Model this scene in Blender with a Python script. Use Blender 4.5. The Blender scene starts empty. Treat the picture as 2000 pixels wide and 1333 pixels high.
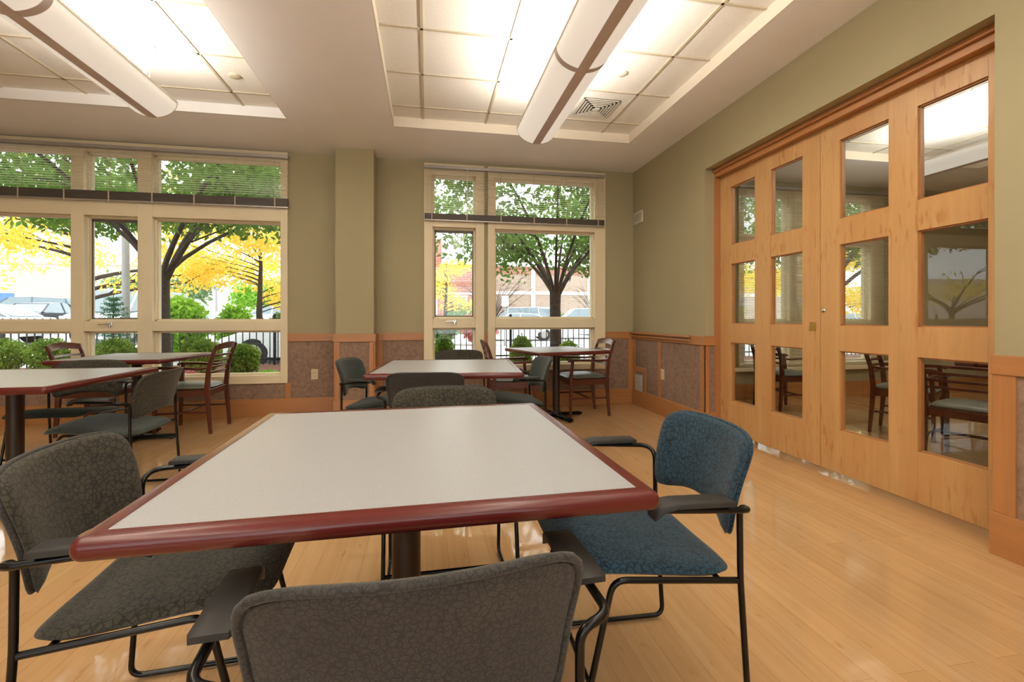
import bpy, bmesh, math, random
from mathutils import Vector, Matrix
PI = math.pi
R = math.radians
sc = bpy.context.scene
col = sc.collection
random.seed(7)

# ------------------------------------------------------------------ view / camera
sc.view_settings.view_transform = 'Standard'
sc.view_settings.look = 'None'
sc.view_settings.gamma = 1
sc.view_settings.use_curve_mapping = False
sc.view_settings.exposure = 0.45
try:
    sc.cycles.use_denoising = True
    sc.cycles.max_bounces = 10
    sc.cycles.diffuse_bounces = 5
    sc.cycles.glossy_bounces = 4
    sc.cycles.transparent_max_bounces = 24
    sc.cycles.caustics_reflective = False
    sc.cycles.caustics_refractive = False
    sc.cycles.sample_clamp_indirect = 6
    sc.cycles.blur_glossy = 0.5
except Exception:
    pass

TH = math.atan(166 / 906)
cam_d = bpy.data.cameras.new('camera')
cam = bpy.data.objects.new('camera', cam_d)
col.objects.link(cam)
cam.location = (0, 0, 1.06)
cam.rotation_euler = (PI / 2, 0, -TH)
cam_d.sensor_width = 36
cam_d.lens = 906 / 2000 * 36
cam_d.shift_y = -44.5 / 2000
cam_d.clip_start = 0.02
cam_d.clip_end = 400
sc.camera = cam

# ------------------------------------------------------------------ dimensions
HC = 2.873      # soffit height
HT = 2.965      # tile height inside the trays
YB = 5.418      # back wall
XR = 2.527      # right wall
XL = -5.25
YF = -3.6

# ------------------------------------------------------------------ materials
def newmat(name):
    m = bpy.data.materials.new(name)
    m.use_nodes = True
    nt = m.node_tree
    return m, nt, nt.nodes['Principled BSDF']

def N(nt, typ, **kw):
    n = nt.nodes.new(typ)
    for k, v in kw.items():
        setattr(n, k, v)
    return n

def coords(nt, scale=(1, 1, 1), rot=(0, 0, 0), kind='Object'):
    t = N(nt, 'ShaderNodeTexCoord')
    mp = N(nt, 'ShaderNodeMapping')
    mp.inputs['Scale'].default_value = scale
    mp.inputs['Rotation'].default_value = rot
    nt.links.new(t.outputs[kind], mp.inputs['Vector'])
    return mp.outputs[0]

def ramp(nt, fac, stops):
    r = N(nt, 'ShaderNodeValToRGB')
    els = r.color_ramp.elements
    while len(els) < len(stops):
        els.new(0.5)
    for e, (p, c) in zip(els, stops):
        e.position = p
        e.color = (c[0], c[1], c[2], 1)
    nt.links.new(fac, r.inputs[0])
    return r.outputs[0]

def noise(nt, vec, scale, detail=3, rough=0.5):
    n = N(nt, 'ShaderNodeTexNoise')
    n.inputs['Scale'].default_value = scale
    n.inputs['Detail'].default_value = detail
    n.inputs['Roughness'].default_value = rough
    nt.links.new(vec, n.inputs['Vector'])
    return n.outputs['Fac']

def mixc(nt, fac, a, b, mode='MIX'):
    m = N(nt, 'ShaderNodeMix', data_type='RGBA', blend_type=mode)
    if isinstance(fac, (int, float)):
        m.inputs[0].default_value = fac
    else:
        nt.links.new(fac, m.inputs[0])
    for v, i in ((a, 6), (b, 7)):
        if isinstance(v, tuple):
            m.inputs[i].default_value = (v[0], v[1], v[2], 1)
        else:
            nt.links.new(v, m.inputs[i])
    return m.outputs[2]

def bump(nt, b, h, strength=0.2, dist=0.002):
    n = N(nt, 'ShaderNodeBump')
    n.inputs['Strength'].default_value = strength
    n.inputs['Distance'].default_value = dist
    nt.links.new(h, n.inputs['Height'])
    nt.links.new(n.outputs[0], b.inputs['Normal'])

def plain(name, c, rough=0.5, metal=0.0, spec=0.5, var=0.06, vs=6.0, bmp=0.0, bs=200):
    m, nt, b = newmat(name)
    v = coords(nt)
    f = noise(nt, v, vs, 3)
    lo = tuple(x * (1 - var) for x in c)
    hi = tuple(min(1, x * (1 + var)) for x in c)
    nt.links.new(ramp(nt, f, [(0.3, lo), (0.7, hi)]), b.inputs['Base Color'])
    b.inputs['Roughness'].default_value = rough
    b.inputs['Metallic'].default_value = metal
    b.inputs['Specular IOR Level'].default_value = spec
    if bmp:
        bump(nt, b, noise(nt, v, bs, 2), bmp)
    return m

def wood(name, c, dark, axis='Z', rough=0.3, figure=0.0, gs=1.0):
    """straight-grained wood, grain running along an axis; figure adds short flame flecks"""
    m, nt, b = newmat(name)
    st = {'X': (0.06, 1, 1), 'Y': (1, 0.06, 1), 'Z': (1, 1, 0.06)}[axis]
    v = coords(nt, scale=tuple(s * 30 * gs for s in st))
    g = noise(nt, v, 1.0, 5, 0.6)
    v2 = coords(nt, scale=tuple(s * 5 * gs for s in st))
    g2 = noise(nt, v2, 1.0, 2)
    a = ramp(nt, g, [(0.32, tuple(0.82 * x for x in c)), (0.68, c)])
    a = mixc(nt, ramp(nt, g2, [(0.35, (0, 0, 0)), (0.75, (1, 1, 1))]), a, tuple(0.5 * (p + q) for p, q in zip(c, dark)))
    if figure:
        st2 = {'X': (0.2, 1, 1), 'Y': (1, 0.2, 1), 'Z': (1, 1, 0.2)}[axis]
        v3 = coords(nt, scale=tuple(s * 42 for s in st2))
        fl = noise(nt, v3, 1.0, 2, 0.4)
        zone = noise(nt, coords(nt, scale=(2.2, 2.2, 2.2)), 1.0, 2)
        mm = N(nt, 'ShaderNodeMath', operation='MULTIPLY')
        nt.links.new(ramp(nt, fl, [(0.56, (0, 0, 0)), (0.64, (1, 1, 1))]), mm.inputs[0])
        nt.links.new(ramp(nt, zone, [(0.48, (0, 0, 0)), (0.62, (1, 1, 1))]), mm.inputs[1])
        m2 = N(nt, 'ShaderNodeMath', operation='MULTIPLY')
        nt.links.new(mm.outputs[0], m2.inputs[0])
        m2.inputs[1].default_value = figure
        a = mixc(nt, m2.outputs[0], a, dark)
    nt.links.new(a, b.inputs['Base Color'])
    b.inputs['Roughness'].default_value = rough
    return m

def fabric(name, c, dark, sc=62, k=1.0):
    """upholstery with a fine leaf-and-vein outline pattern"""
    m, nt, b = newmat(name)
    v = coords(nt)
    wn = N(nt, 'ShaderNodeTexNoise')
    wn.inputs['Scale'].default_value = 45
    nt.links.new(v, wn.inputs['Vector'])
    vm = N(nt, 'ShaderNodeVectorMath', operation='MULTIPLY_ADD')
    nt.links.new(wn.outputs['Color'], vm.inputs[0])
    vm.inputs[1].default_value = (0.012, 0.012, 0.012)
    nt.links.new(v, vm.inputs[2])
    vo = N(nt, 'ShaderNodeTexVoronoi', feature='DISTANCE_TO_EDGE')
    vo.inputs['Scale'].default_value = sc
    nt.links.new(vm.outputs[0], vo.inputs['Vector'])
    vo2 = N(nt, 'ShaderNodeTexVoronoi', feature='DISTANCE_TO_EDGE')
    vo2.inputs['Scale'].default_value = sc * 3.1
    nt.links.new(vm.outputs[0], vo2.inputs['Vector'])
    line = ramp(nt, vo.outputs[0], [(0.03, (0.85 * k, 0.85 * k, 0.85 * k)), (0.12, (0, 0, 0))])
    vein = ramp(nt, vo2.outputs[0], [(0.03, (0.45, 0.45, 0.45)), (0.13, (0, 0, 0))])
    f = noise(nt, v, 9, 3)
    base = ramp(nt, f, [(0.3, tuple(x * 0.82 for x in c)), (0.7, tuple(x * 1.15 for x in c))])
    a = mixc(nt, vein, base, dark)
    a = mixc(nt, line, a, dark)
    nt.links.new(a, b.inputs['Base Color'])
    b.inputs['Roughness'].default_value = 0.85
    b.inputs['Sheen Weight'].default_value = 0.15
    b.inputs['Specular IOR Level'].default_value = 0.2
    bump(nt, b, noise(nt, v, 700, 2), 0.35, 0.001)
    return m

def emis(name, c, s):
    m, nt, b = newmat(name)
    b.inputs['Base Color'].default_value = (c[0], c[1], c[2], 1)
    b.inputs['Emission Color'].default_value = (c[0], c[1], c[2], 1)
    b.inputs['Emission Strength'].default_value = s
    return m

def glass(name, tint=(0.96, 0.98, 0.97), gain=1.0):
    m = bpy.data.materials.new(name)
    m.use_nodes = True
    nt = m.node_tree
    nt.nodes.clear()
    out = N(nt, 'ShaderNodeOutputMaterial')
    tr = N(nt, 'ShaderNodeBsdfTransparent')
    tr.inputs[0].default_value = (*tint, 1)
    gl = N(nt, 'ShaderNodeBsdfGlossy')
    gl.inputs['Roughness'].default_value = 0.0
    fr = N(nt, 'ShaderNodeFresnel')
    ge = N(nt, 'ShaderNodeNewGeometry')
    mr = N(nt, 'ShaderNodeMapRange')
    nt.links.new(ge.outputs['Backfacing'], mr.inputs['Value'])
    mr.inputs['To Min'].default_value = 1.5
    mr.inputs['To Max'].default_value = 1 / 1.5
    nt.links.new(mr.outputs[0], fr.inputs[0])
    mu = N(nt, 'ShaderNodeMath', operation='MULTIPLY', use_clamp=True)
    nt.links.new(fr.outputs[0], mu.inputs[0])
    mu.inputs[1].default_value = gain
    mx = N(nt, 'ShaderNodeMixShader')
    nt.links.new(mu.outputs[0], mx.inputs[0])
    nt.links.new(tr.outputs[0], mx.inputs[1])
    nt.links.new(gl.outputs[0], mx.inputs[2])
    nt.links.new(mx.outputs[0], out.inputs[0])
    return m

def leafmat(name, c1, c2, tl=0.45):
    m = bpy.data.materials.new(name)
    m.use_nodes = True
    nt = m.node_tree
    nt.nodes.clear()
    out = N(nt, 'ShaderNodeOutputMaterial')
    v = coords(nt)
    f = noise(nt, v, 2.3, 4, 0.7)
    c = ramp(nt, f, [(0.35, c1), (0.65, c2)])
    d = N(nt, 'ShaderNodeBsdfDiffuse')
    t = N(nt, 'ShaderNodeBsdfTranslucent')
    nt.links.new(c, d.inputs[0])
    nt.links.new(c, t.inputs[0])
    mx = N(nt, 'ShaderNodeMixShader')
    mx.inputs[0].default_value = tl
    nt.links.new(d.outputs[0], mx.inputs[1])
    nt.links.new(t.outputs[0], mx.inputs[2])
    nt.links.new(mx.outputs[0], out.inputs[0])
    return m

M = {}
M['green'] = plain('green_paint', (0.385, 0.335, 0.20), 0.75, var=0.02, vs=2, bmp=0.08, bs=350)
M['ceil'] = plain('ceiling_paint', (0.90, 0.89, 0.90), 0.85, var=0.02, vs=2)
M['tile'] = plain('ceiling_tile', (0.85, 0.82, 0.76), 0.9, var=0.03, vs=60, bmp=0.2, bs=300)
M['tbar'] = plain('grid_bar', (0.58, 0.51, 0.38), 0.6)
M['fascia'] = plain('tray_fascia', (0.80, 0.72, 0.60), 0.75, var=0.02)
M['maple'] = wood('maple_door', (0.65, 0.38, 0.155), (0.44, 0.19, 0.06), 'Z', 0.28, figure=0.75)
M['trimX'] = wood('cherry_trim_x', (0.50, 0.225, 0.08), (0.34, 0.13, 0.04), 'X', 0.3)
M['trimY'] = wood('cherry_trim_y', (0.50, 0.225, 0.08), (0.34, 0.13, 0.04), 'Y', 0.3)
M['trimZ'] = wood('cherry_trim_z', (0.50, 0.225, 0.08), (0.34, 0.13, 0.04), 'Z', 0.3)
M['chairwood'] = wood('dark_cherry_chair', (0.115, 0.026, 0.013), (0.05, 0.011, 0.007), 'Z', 0.25)
M['edge'] = wood('red_table_edge', (0.135, 0.017, 0.015), (0.07, 0.010, 0.009), 'X', 0.22)
M['cream'] = plain('cream_window_paint', (0.80, 0.69, 0.48), 0.45, var=0.02)
M['slat'] = plain('blind_slat', (0.85, 0.80, 0.70), 0.35, var=0.02)
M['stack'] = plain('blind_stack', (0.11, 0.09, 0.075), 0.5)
M['alu'] = plain('aluminium', (0.45, 0.42, 0.40), 0.35, metal=0.6)
M['cord'] = plain('blind_cord', (0.55, 0.45, 0.32), 0.8)
M['black'] = plain('black_steel', (0.005, 0.0045, 0.0045), 0.2, spec=0.35)
M['pad'] = plain('black_arm_plastic', (0.022, 0.021, 0.020), 0.55)
M['brown_col'] = plain('bronze_column', (0.035, 0.021, 0.015), 0.4, metal=0.3)
M['olive'] = fabric('olive_leaf_fabric', (0.070, 0.064, 0.046), (0.017, 0.016, 0.015))
M['oliveback'] = fabric('grey_leaf_fabric_back', (0.062, 0.057, 0.052), (0.018, 0.017, 0.020), 105, 0.7)
M['blue'] = fabric('blue_leaf_fabric', (0.026, 0.068, 0.105), (0.007, 0.014, 0.026))
M['teal'] = fabric('dark_teal_fabric', (0.058, 0.072, 0.062), (0.020, 0.026, 0.026))
M['seatvinyl'] = plain('grey_green_vinyl', (0.17, 0.185, 0.16), 0.38, var=0.04)
M['white'] = plain('white_plastic', (0.75, 0.70, 0.60), 0.5)
M['ivory'] = plain('ivory_plate', (0.62, 0.52, 0.33), 0.45)
M['brass'] = plain('brass', (0.55, 0.36, 0.10), 0.3, metal=0.9)
M['chrome'] = plain('chrome', (0.7, 0.7, 0.68), 0.2, metal=1.0)
M['glass'] = glass('window_glass')
M['doorglass'] = glass('door_glass', gain=1.0)
M['asphalt'] = plain('pale_asphalt', (0.50, 0.50, 0.50), 0.9, var=0.12, vs=3)
M['kerb'] = plain('kerb_concrete', (0.55, 0.54, 0.52), 0.9)
M['mulch'] = plain('red_mulch', (0.16, 0.055, 0.035), 0.95, var=0.5, vs=40, bmp=0.5, bs=60)
M['grass'] = plain('lawn_strip', (0.12, 0.2, 0.05), 0.95, var=0.3, vs=20)
M['iron'] = plain('black_iron', (0.012, 0.012, 0.014), 0.45)
M['bark'] = plain('tree_bark', (0.050, 0.036, 0.030), 0.9, var=0.4, vs=18, bmp=0.6, bs=30)
M['leaf_g'] = leafmat('green_leaves', (0.085, 0.165, 0.030), (0.22, 0.38, 0.085), 0.5)
M['leaf_y'] = leafmat('yellow_leaves', (0.85, 0.60, 0.06), (1.0, 0.82, 0.22), 0.5)
M['leaf_lime'] = leafmat('lime_leaves', (0.20, 0.42, 0.04), (0.40, 0.65, 0.10), 0.5)
M['leaf_box'] = leafmat('boxwood_leaves', (0.10, 0.19, 0.03), (0.36, 0.48, 0.09), 0.35)
M['leaf_fir'] = leafmat('spruce_needles', (0.04, 0.13, 0.07), (0.10, 0.22, 0.13), 0.2)
M['leaf_far'] = leafmat('far_green_leaves', (0.12, 0.24, 0.10), (0.30, 0.42, 0.20), 0.3)
M['leaf_red'] = leafmat('pink_red_leaves', (0.50, 0.10, 0.10), (0.80, 0.35, 0.30), 0.3)
M['leaf_or'] = leafmat('orange_litter', (0.75, 0.25, 0.02), (0.95, 0.5, 0.08), 0.3)
M['stone'] = plain('pale_stone', (0.80, 0.76, 0.70), 0.9)
M['tyre'] = plain('tyre_rubber', (0.03, 0.03, 0.03), 0.8)
M['carglass'] = plain('car_window', (0.20, 0.26, 0.29), 0.08, spec=0.8)
M['lampred'] = plain('red_tail_lamp', (0.65, 0.05, 0.03), 0.3)
M['pole'] = plain('grey_pole', (0.33, 0.32, 0.33), 0.6)
M['bluesign'] = plain('blue_sign', (0.10, 0.22, 0.60), 0.5)

# speckled wainscot panel
m, nt, b = newmat('mauve_speckled_panel')
v = coords(nt)
f1 = noise(nt, v, 26, 4, 0.7)
f2 = noise(nt, v, 170, 2, 0.7)
a = ramp(nt, f1, [(0.34, (0.20, 0.125, 0.085)), (0.66, (0.33, 0.215, 0.15))])
a = mixc(nt, ramp(nt, f2, [(0.55, (0, 0, 0)), (0.75, (0.5, 0.5, 0.5))]), a, (0.36, 0.28, 0.24))
nt.links.new(a, b.inputs['Base Color'])
b.inputs['Roughness'].default_value = 0.8
M['panel'] = m

# laminate table top: fine printed weave
m, nt, b = newmat('cream_laminate')
v = coords(nt, scale=(1, 1, 1))
f = noise(nt, v, 420, 1)
nt.links.new(ramp(nt, f, [(0.35, (0.345, 0.355, 0.375)), (0.65, (0.395, 0.405, 0.425))]), b.inputs['Base Color'])
b.inputs['Roughness'].default_value = 0.36
M['laminate'] = m

# plank floor, boards running front to back
m, nt, b = newmat('maple_plank_floor')
t = N(nt, 'ShaderNodeTexCoord')
sp = N(nt, 'ShaderNodeSeparateXYZ')
nt.links.new(t.outputs['Object'], sp.inputs[0])
cb = N(nt, 'ShaderNodeCombineXYZ')
nt.links.new(sp.outputs[1], cb.inputs[0])
nt.links.new(sp.outputs[0], cb.inputs[1])
br = N(nt, 'ShaderNodeTexBrick')
br.offset = 0.37
br.inputs['Color1'].default_value = (0.0, 0.0, 0.0, 1)
br.inputs['Color2'].default_value = (1, 1, 1, 1)
br.inputs['Mortar'].default_value = (0.5, 0.5, 0.5, 1)
br.inputs['Scale'].default_value = 1
br.inputs['Mortar Size'].default_value = 0.0009
br.inputs['Mortar Smooth'].default_value = 0.2
br.inputs['Brick Width'].default_value = 1.15
br.inputs['Row Height'].default_value = 0.092
nt.links.new(cb.outputs[0], br.inputs['Vector'])
gv = coords(nt, scale=(34, 1.8, 1))
gr = noise(nt, gv, 1.0, 5, 0.6)
base = ramp(nt, br.outputs['Color'], [(0.0, (0.575, 0.355, 0.175)), (1.0, (0.63, 0.40, 0.205))])
fine = ramp(nt, gr, [(0.3, (0.90, 0.86, 0.80)), (0.65, (1, 1, 1))])
a = mixc(nt, 1.0, base, fine, 'MULTIPLY')
flk = noise(nt, coords(nt, scale=(34, 9, 1)), 1.0, 3)
a = mixc(nt, ramp(nt, flk, [(0.64, (0, 0, 0)), (0.74, (0.45, 0.45, 0.45))]), a, (0.42, 0.16, 0.05))
a = mixc(nt, br.outputs['Fac'], a, (0.42, 0.22, 0.085))
nt.links.new(a, b.inputs['Base Color'])
rr = noise(nt, coords(nt, scale=(6, 2, 1)), 1.0, 3)
nt.links.new(ramp(nt, rr, [(0.3, (0.035, 0.035, 0.035)), (0.7, (0.08, 0.08, 0.08))]), b.inputs['Roughness'])
b.inputs['Specular IOR Level'].default_value = 0.5
b.inputs['Coat Weight'].default_value = 0.3
b.inputs['Coat Roughness'].default_value = 0.03
M['floor'] = m

# perforated light trough shell: glows softly from the tubes inside
m, nt, b = newmat('perforated_lens')
b.inputs['Base Color'].default_value = (0.72, 0.67, 0.61, 1)
b.inputs['Roughness'].default_value = 0.6
b.inputs['Emission Color'].default_value = (1.0, 0.93, 0.82, 1)
b.inputs['Emission Strength'].default_value = 0.36
M['lens'] = m
M['spine'] = plain('fixture_spine', (0.60, 0.53, 0.52), 0.5)
M['endcap'] = plain('fixture_end', (0.55, 0.46, 0.30), 0.5)
M['tube_lamp'] = emis('lamp_tube', (1.0, 0.90, 0.74), 5.0)

def brick(name, c1, c2, mortar, sx=0.5, sy=0.2):
    m, nt, b = newmat(name)
    t = N(nt, 'ShaderNodeTexCoord')
    s = N(nt, 'ShaderNodeSeparateXYZ')
    nt.links.new(t.outputs['Object'], s.inputs[0])
    cb = N(nt, 'ShaderNodeCombineXYZ')
    nt.links.new(s.outputs[0], cb.inputs[0])
    nt.links.new(s.outputs[2], cb.inputs[1])
    br = N(nt, 'ShaderNodeTexBrick')
    br.inputs['Color1'].default_value = (*c1, 1)
    br.inputs['Color2'].default_value = (*c2, 1)
    br.inputs['Mortar'].default_value = (*mortar, 1)
    br.inputs['Scale'].default_value = 1
    br.inputs['Brick Width'].default_value = sx
    br.inputs['Row Height'].default_value = sy
    br.inputs['Mortar Size'].default_value = 0.015
    nt.links.new(cb.outputs[0], br.inputs['Vector'])
    nt.links.new(br.outputs[0], b.inputs['Base Color'])
    b.inputs['Roughness'].default_value = 0.9
    return m
M['tanbrick'] = brick('tan_brick', (0.42, 0.31, 0.24), (0.48, 0.36, 0.28), (0.55, 0.48, 0.42))
M['redbrick'] = brick('red_brick', (0.40, 0.15, 0.11), (0.46, 0.19, 0.13), (0.5, 0.35, 0.3))
M['palebrick'] = brick('pale_brick', (0.62, 0.47, 0.38), (0.68, 0.52, 0.43), (0.85, 0.78, 0.7))

# ------------------------------------------------------------------ mesh helpers
class MB:
    def __init__(s):
        s.bm = bmesh.new()
    def box(s, x0, x1, y0, y1, z0, z1, bev=0.0):
        bm = s.bm
        vs = [bm.verts.new((x, y, z)) for x in (x0, x1) for y in (y0, y1) for z in (z0, z1)]
        fs = [(0, 1, 3, 2), (4, 6, 7, 5), (0, 4, 5, 1), (2, 3, 7, 6), (0, 2, 6, 4), (1, 5, 7, 3)]
        faces = [bm.faces.new([vs[i] for i in f]) for f in fs]
        if bev:
            es = list({e for f in faces for e in f.edges})
            bmesh.ops.bevel(bm, geom=es, offset=bev, segments=2, affect='EDGES', profile=0.5)
        return s
    def ring(s, pts):
        return [s.bm.verts.new(p) for p in pts]
    def loft(s, rings, closed=True, caps=True, loop=False):
        bm = s.bm
        rs = [s.ring(r) for r in rings]
        n = len(rs[0])
        pairs = list(zip(rs[:-1], rs[1:]))
        if loop:
            pairs.append((rs[-1], rs[0]))
        for a, b in pairs:
            for i in range(n if closed else n - 1):
                j = (i + 1) % n
                try:
                    bm.faces.new((a[i], a[j], b[j], b[i]))
                except ValueError:
                    pass
        if caps and not loop:
            bm.faces.new(list(reversed(rs[0])))
            bm.faces.new(rs[-1])
        return s
    def tube(s, path, r, n=10, fillet=0.0, loop=False):
        pts = [Vector(p) for p in path]
        if fillet:
            pts = filletpath(pts, fillet, loop)
        m = len(pts)
        rr = r if isinstance(r, (list, tuple)) else [r] * m
        if len(rr) != m:
            rr = [rr[0] + (rr[-1] - rr[0]) * i / (m - 1) for i in range(m)]
        up = None
        rings = []
        for i, p in enumerate(pts):
            if loop:
                d = (pts[(i + 1) % m] - pts[i - 1])
            else:
                d = pts[min(i + 1, m - 1)] - pts[max(i - 1, 0)]
            if d.length < 1e-9:
                d = Vector((0, 0, 1))
            d.normalize()
            if up is None:
                up = d.orthogonal().normalized()
            else:
                up = (up - d * up.dot(d))
                if up.length < 1e-6:
                    up = d.orthogonal()
                up.normalize()
            w = d.cross(up)
            rings.append([p + (up * math.cos(2 * PI * k / n) + w * math.sin(2 * PI * k / n)) * rr[i] for k in range(n)])
        s.loft(rings, loop=loop)
        return s
    def cyl(s, x, y, z0, z1, r0, r1=None, n=24):
        r1 = r0 if r1 is None else r1
        s.loft([[(x + r * math.cos(2 * PI * k / n), y + r * math.sin(2 * PI * k / n), z) for k in range(n)] for z, r in ((z0, r0), (z1, r1))])
        return s
    def lathe(s, prof, n=24, c=(0, 0, 0)):
        s.loft([[(c[0] + r * math.cos(2 * PI * k / n), c[1] + r * math.sin(2 * PI * k / n), c[2] + z) for k in range(n)] for r, z in prof])
        return s
    def quad(s, a, b, c, d):
        vs = [s.bm.verts.new(p) for p in (a, b, c, d)]
        s.bm.faces.new(vs)
        return s
    def build(s, name, mat, parent=None, smooth=False, bevel=0.0):
        bm = s.bm
        bmesh.ops.recalc_face_normals(bm, faces=bm.faces)
        me = bpy.data.meshes.new(name)
        bm.to_mesh(me)
        bm.free()
        if smooth:
            for p in me.polygons:
                p.use_smooth = True
            try:
                me.set_sharp_from_angle(angle=R(50))
            except Exception:
                pass
        me.materials.append(mat)
        o = bpy.data.objects.new(name, me)
        col.objects.link(o)
        if parent:
            o.parent = parent
        if bevel:
            md = o.modifiers.new('bevel', 'BEVEL')
            md.width = bevel
            md.segments = 2
            md.limit_method = 'ANGLE'
        return o

def filletpath(pts, f, loop=False):
    m = len(pts)
    out = []
    for i, p in enumerate(pts):
        if not loop and i in (0, m - 1):
            out.append(p)
            continue
        a = pts[i - 1] - p
        b = pts[(i + 1) % m] - p
        ff = min(f, a.length * 0.48, b.length * 0.48)
        p0 = p + a.normalized() * ff
        p1 = p + b.normalized() * ff
        for k in range(7):
            t = k / 6
            out.append(p0 * (1 - t) ** 2 + p * 2 * t * (1 - t) + p1 * t * t)
    return out

def empty(name, loc=(0, 0, 0), rz=0.0):
    o = bpy.data.objects.new(name, None)
    col.objects.link(o)
    o.location = loc
    o.rotation_euler = (0, 0, rz)
    o.empty_display_size = 0.1
    return o

def tag(o, label=None, cat=None, group=None, kind=None):
    if label: o['label'] = label
    if cat: o['category'] = cat
    if group: o['group'] = group
    if kind: o['kind'] = kind
    return o

def struct(o):
    o['kind'] = 'structure'
    return o

def copy_tree(o, parent=None):
    c = o.copy()
    col.objects.link(c)
    if parent is not None:
        c.parent = parent
    for ch in list(o.children):
        copy_tree(ch, c)
    return c

def box_obj(name, boxes, mat, parent=None, bev=0.0):
    mb = MB()
    for bx in boxes:
        mb.box(*bx)
    return mb.build(name, mat, parent, bevel=bev)

# ------------------------------------------------------------------ ROOM SHELL
XA = 8.2     # far side of the adjoining room
W1 = (-4.83, -1.489, 0.356, 2.86)
W2 = (-0.035, 2.154, 0.44, 2.84)
W3 = (3.98, 6.22, 0.42, 2.80)
struct(box_obj('floor', [(XL - 0.2, XA + 0.2, YF - 0.2, YB + 0.16, -0.12, 0.0)], M['floor']))
# back (window) wall
bx = []
y0, y1 = YB, YB + 0.16
xs = [XL - 0.2, W1[0], W1[1], W2[0], W2[1], XR + 0.283, ]
bx += [(XL - 0.2, W1[0], y0, y1, 0, 3.1), (W1[1], W2[0], y0, y1, 0, 3.1), (W2[1], W3[0], y0, y1, 0, 3.1), (W3[1], XA + 0.2, y0, y1, 0, 3.1)]
for w in (W1, W2, W3):
    bx += [(w[0], w[1], y0, y1, 0, w[2]), (w[0], w[1], y0, y1, w[3], 3.1)]
bx += [(0.658, 0.702, y0, y1, W2[2], W2[3])]
struct(box_obj('wall_back', bx, M['green']))
OY0, OY1, OZ = 1.671, 3.895, 2.438
X1 = XR + 0.283
struct(box_obj('wall_right', [(XR, X1, OY1, YB, 0, 3.1), (XR, X1, YF, OY0, 0, 3.1), (XR, X1, OY0, OY1, OZ, 3.1)], M['green']))
struct(box_obj('wall_left', [(XL - 0.2, XL, YF, YB, 0, 3.1)], M['green']))
struct(box_obj('wall_front', [(XL - 0.2, -4.2, YF - 0.2, YF, 0, 3.1), (1.8, XA + 0.2, YF - 0.2, YF, 0, 3.1), (-4.2, 1.8, YF - 0.2, YF, 0, 0.45), (-4.2, 1.8, YF - 0.2, YF, 2.8, 3.1)], M['green']))  # opening here is added for the fill daylight
struct(box_obj('wall_far_right', [(XA, XA + 0.2, YF, YB, 0, 3.1)], M['green']))
PX0, PX1, PY = -0.954, -0.562, 5.165
struct(box_obj('wall_pillar', [(PX0, PX1, PY, YB, 0, HC)], M['green']))
# soffit with three raised trays
TR = (-0.314, 2.060, -3.0, 4.51)
TL = (-4.70, -1.250, -3.0, 4.52)
TA = (3.55, 6.55, -2.2, 4.51)
cb_ = []
ys0, ys1 = YF, YB
cb_ += [(XL, XA, TR[3] + 0.0, ys1, HC, HT), (XL, XA, ys0, TR[2], HC, HT)]
edges = [XL, TL[0], TL[1], TR[0], TR[1], TA[0], TA[1], XA]
for i in range(0, 8, 2):
    cb_.append((edges[i], edges[i + 1], TR[2], TR[3], HC, HT))
cb_ += [(TA[0], TA[1], TR[2], TA[2], HC, HT)]
struct(box_obj('ceiling', cb_, M['ceil']))
struct(box_obj('ceiling_upper', [(XL - 0.2, XA + 0.2, YF - 0.2, YB + 0.16, HT, HT + 0.1)], M['tile']))
# fascia boards lining the trays
fb = []
for t in (TR, TL, TA):
    x0_, x1_, ya, yb = t
    e = 0.006
    fb += [(x0_, x0_ + e, ya, yb, HC, HT), (x1_ - e, x1_, ya, yb, HC, HT), (x0_, x1_, yb - e, yb, HC, HT), (x0_, x1_, ya, ya + e, HC, HT)]
struct(box_obj('trim_9', fb, M['fascia']))
# T-bar grid
gb = []
g = 0.0095
def gx(x, t):
    gb.append((x - g, x + g, t[2] + 0.01, t[3] - 0.01, HT - 0.007, HT))
def gy(y, t):
    gb.append((t[0] + 0.01, t[1] - 0.01, y - g, y + g, HT - 0.007, HT))
for x in (-0.035, 0.563, 1.160, 1.757):
    gx(x, TR)
for x in (-1.615, -2.225, -2.835, -3.445, -4.055):
    gx(x, TL)
for x in (3.85, 4.45, 5.05, 5.65, 6.25):
    gx(x, TA)
yy = 4.257
while yy > -2.9:
    for t in (TR, TL):
        gy(yy, t)
    if yy > TA[2] + 0.05:
        gy(yy, TA)
    yy -= 0.577
struct(box_obj('trim_10', gb, M['tbar']))

# ------------------------------------------------------------------ WAINSCOT
RT, RB = 0.895, 0.808     # chair rail top / bottom
BH = 0.19
def rail_x(name, x0, x1, yw, z0=RB, z1=RT, d=0.022, mat='trimX'):
    return (x0, x1, yw - d, yw, z0, z1)
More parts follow.
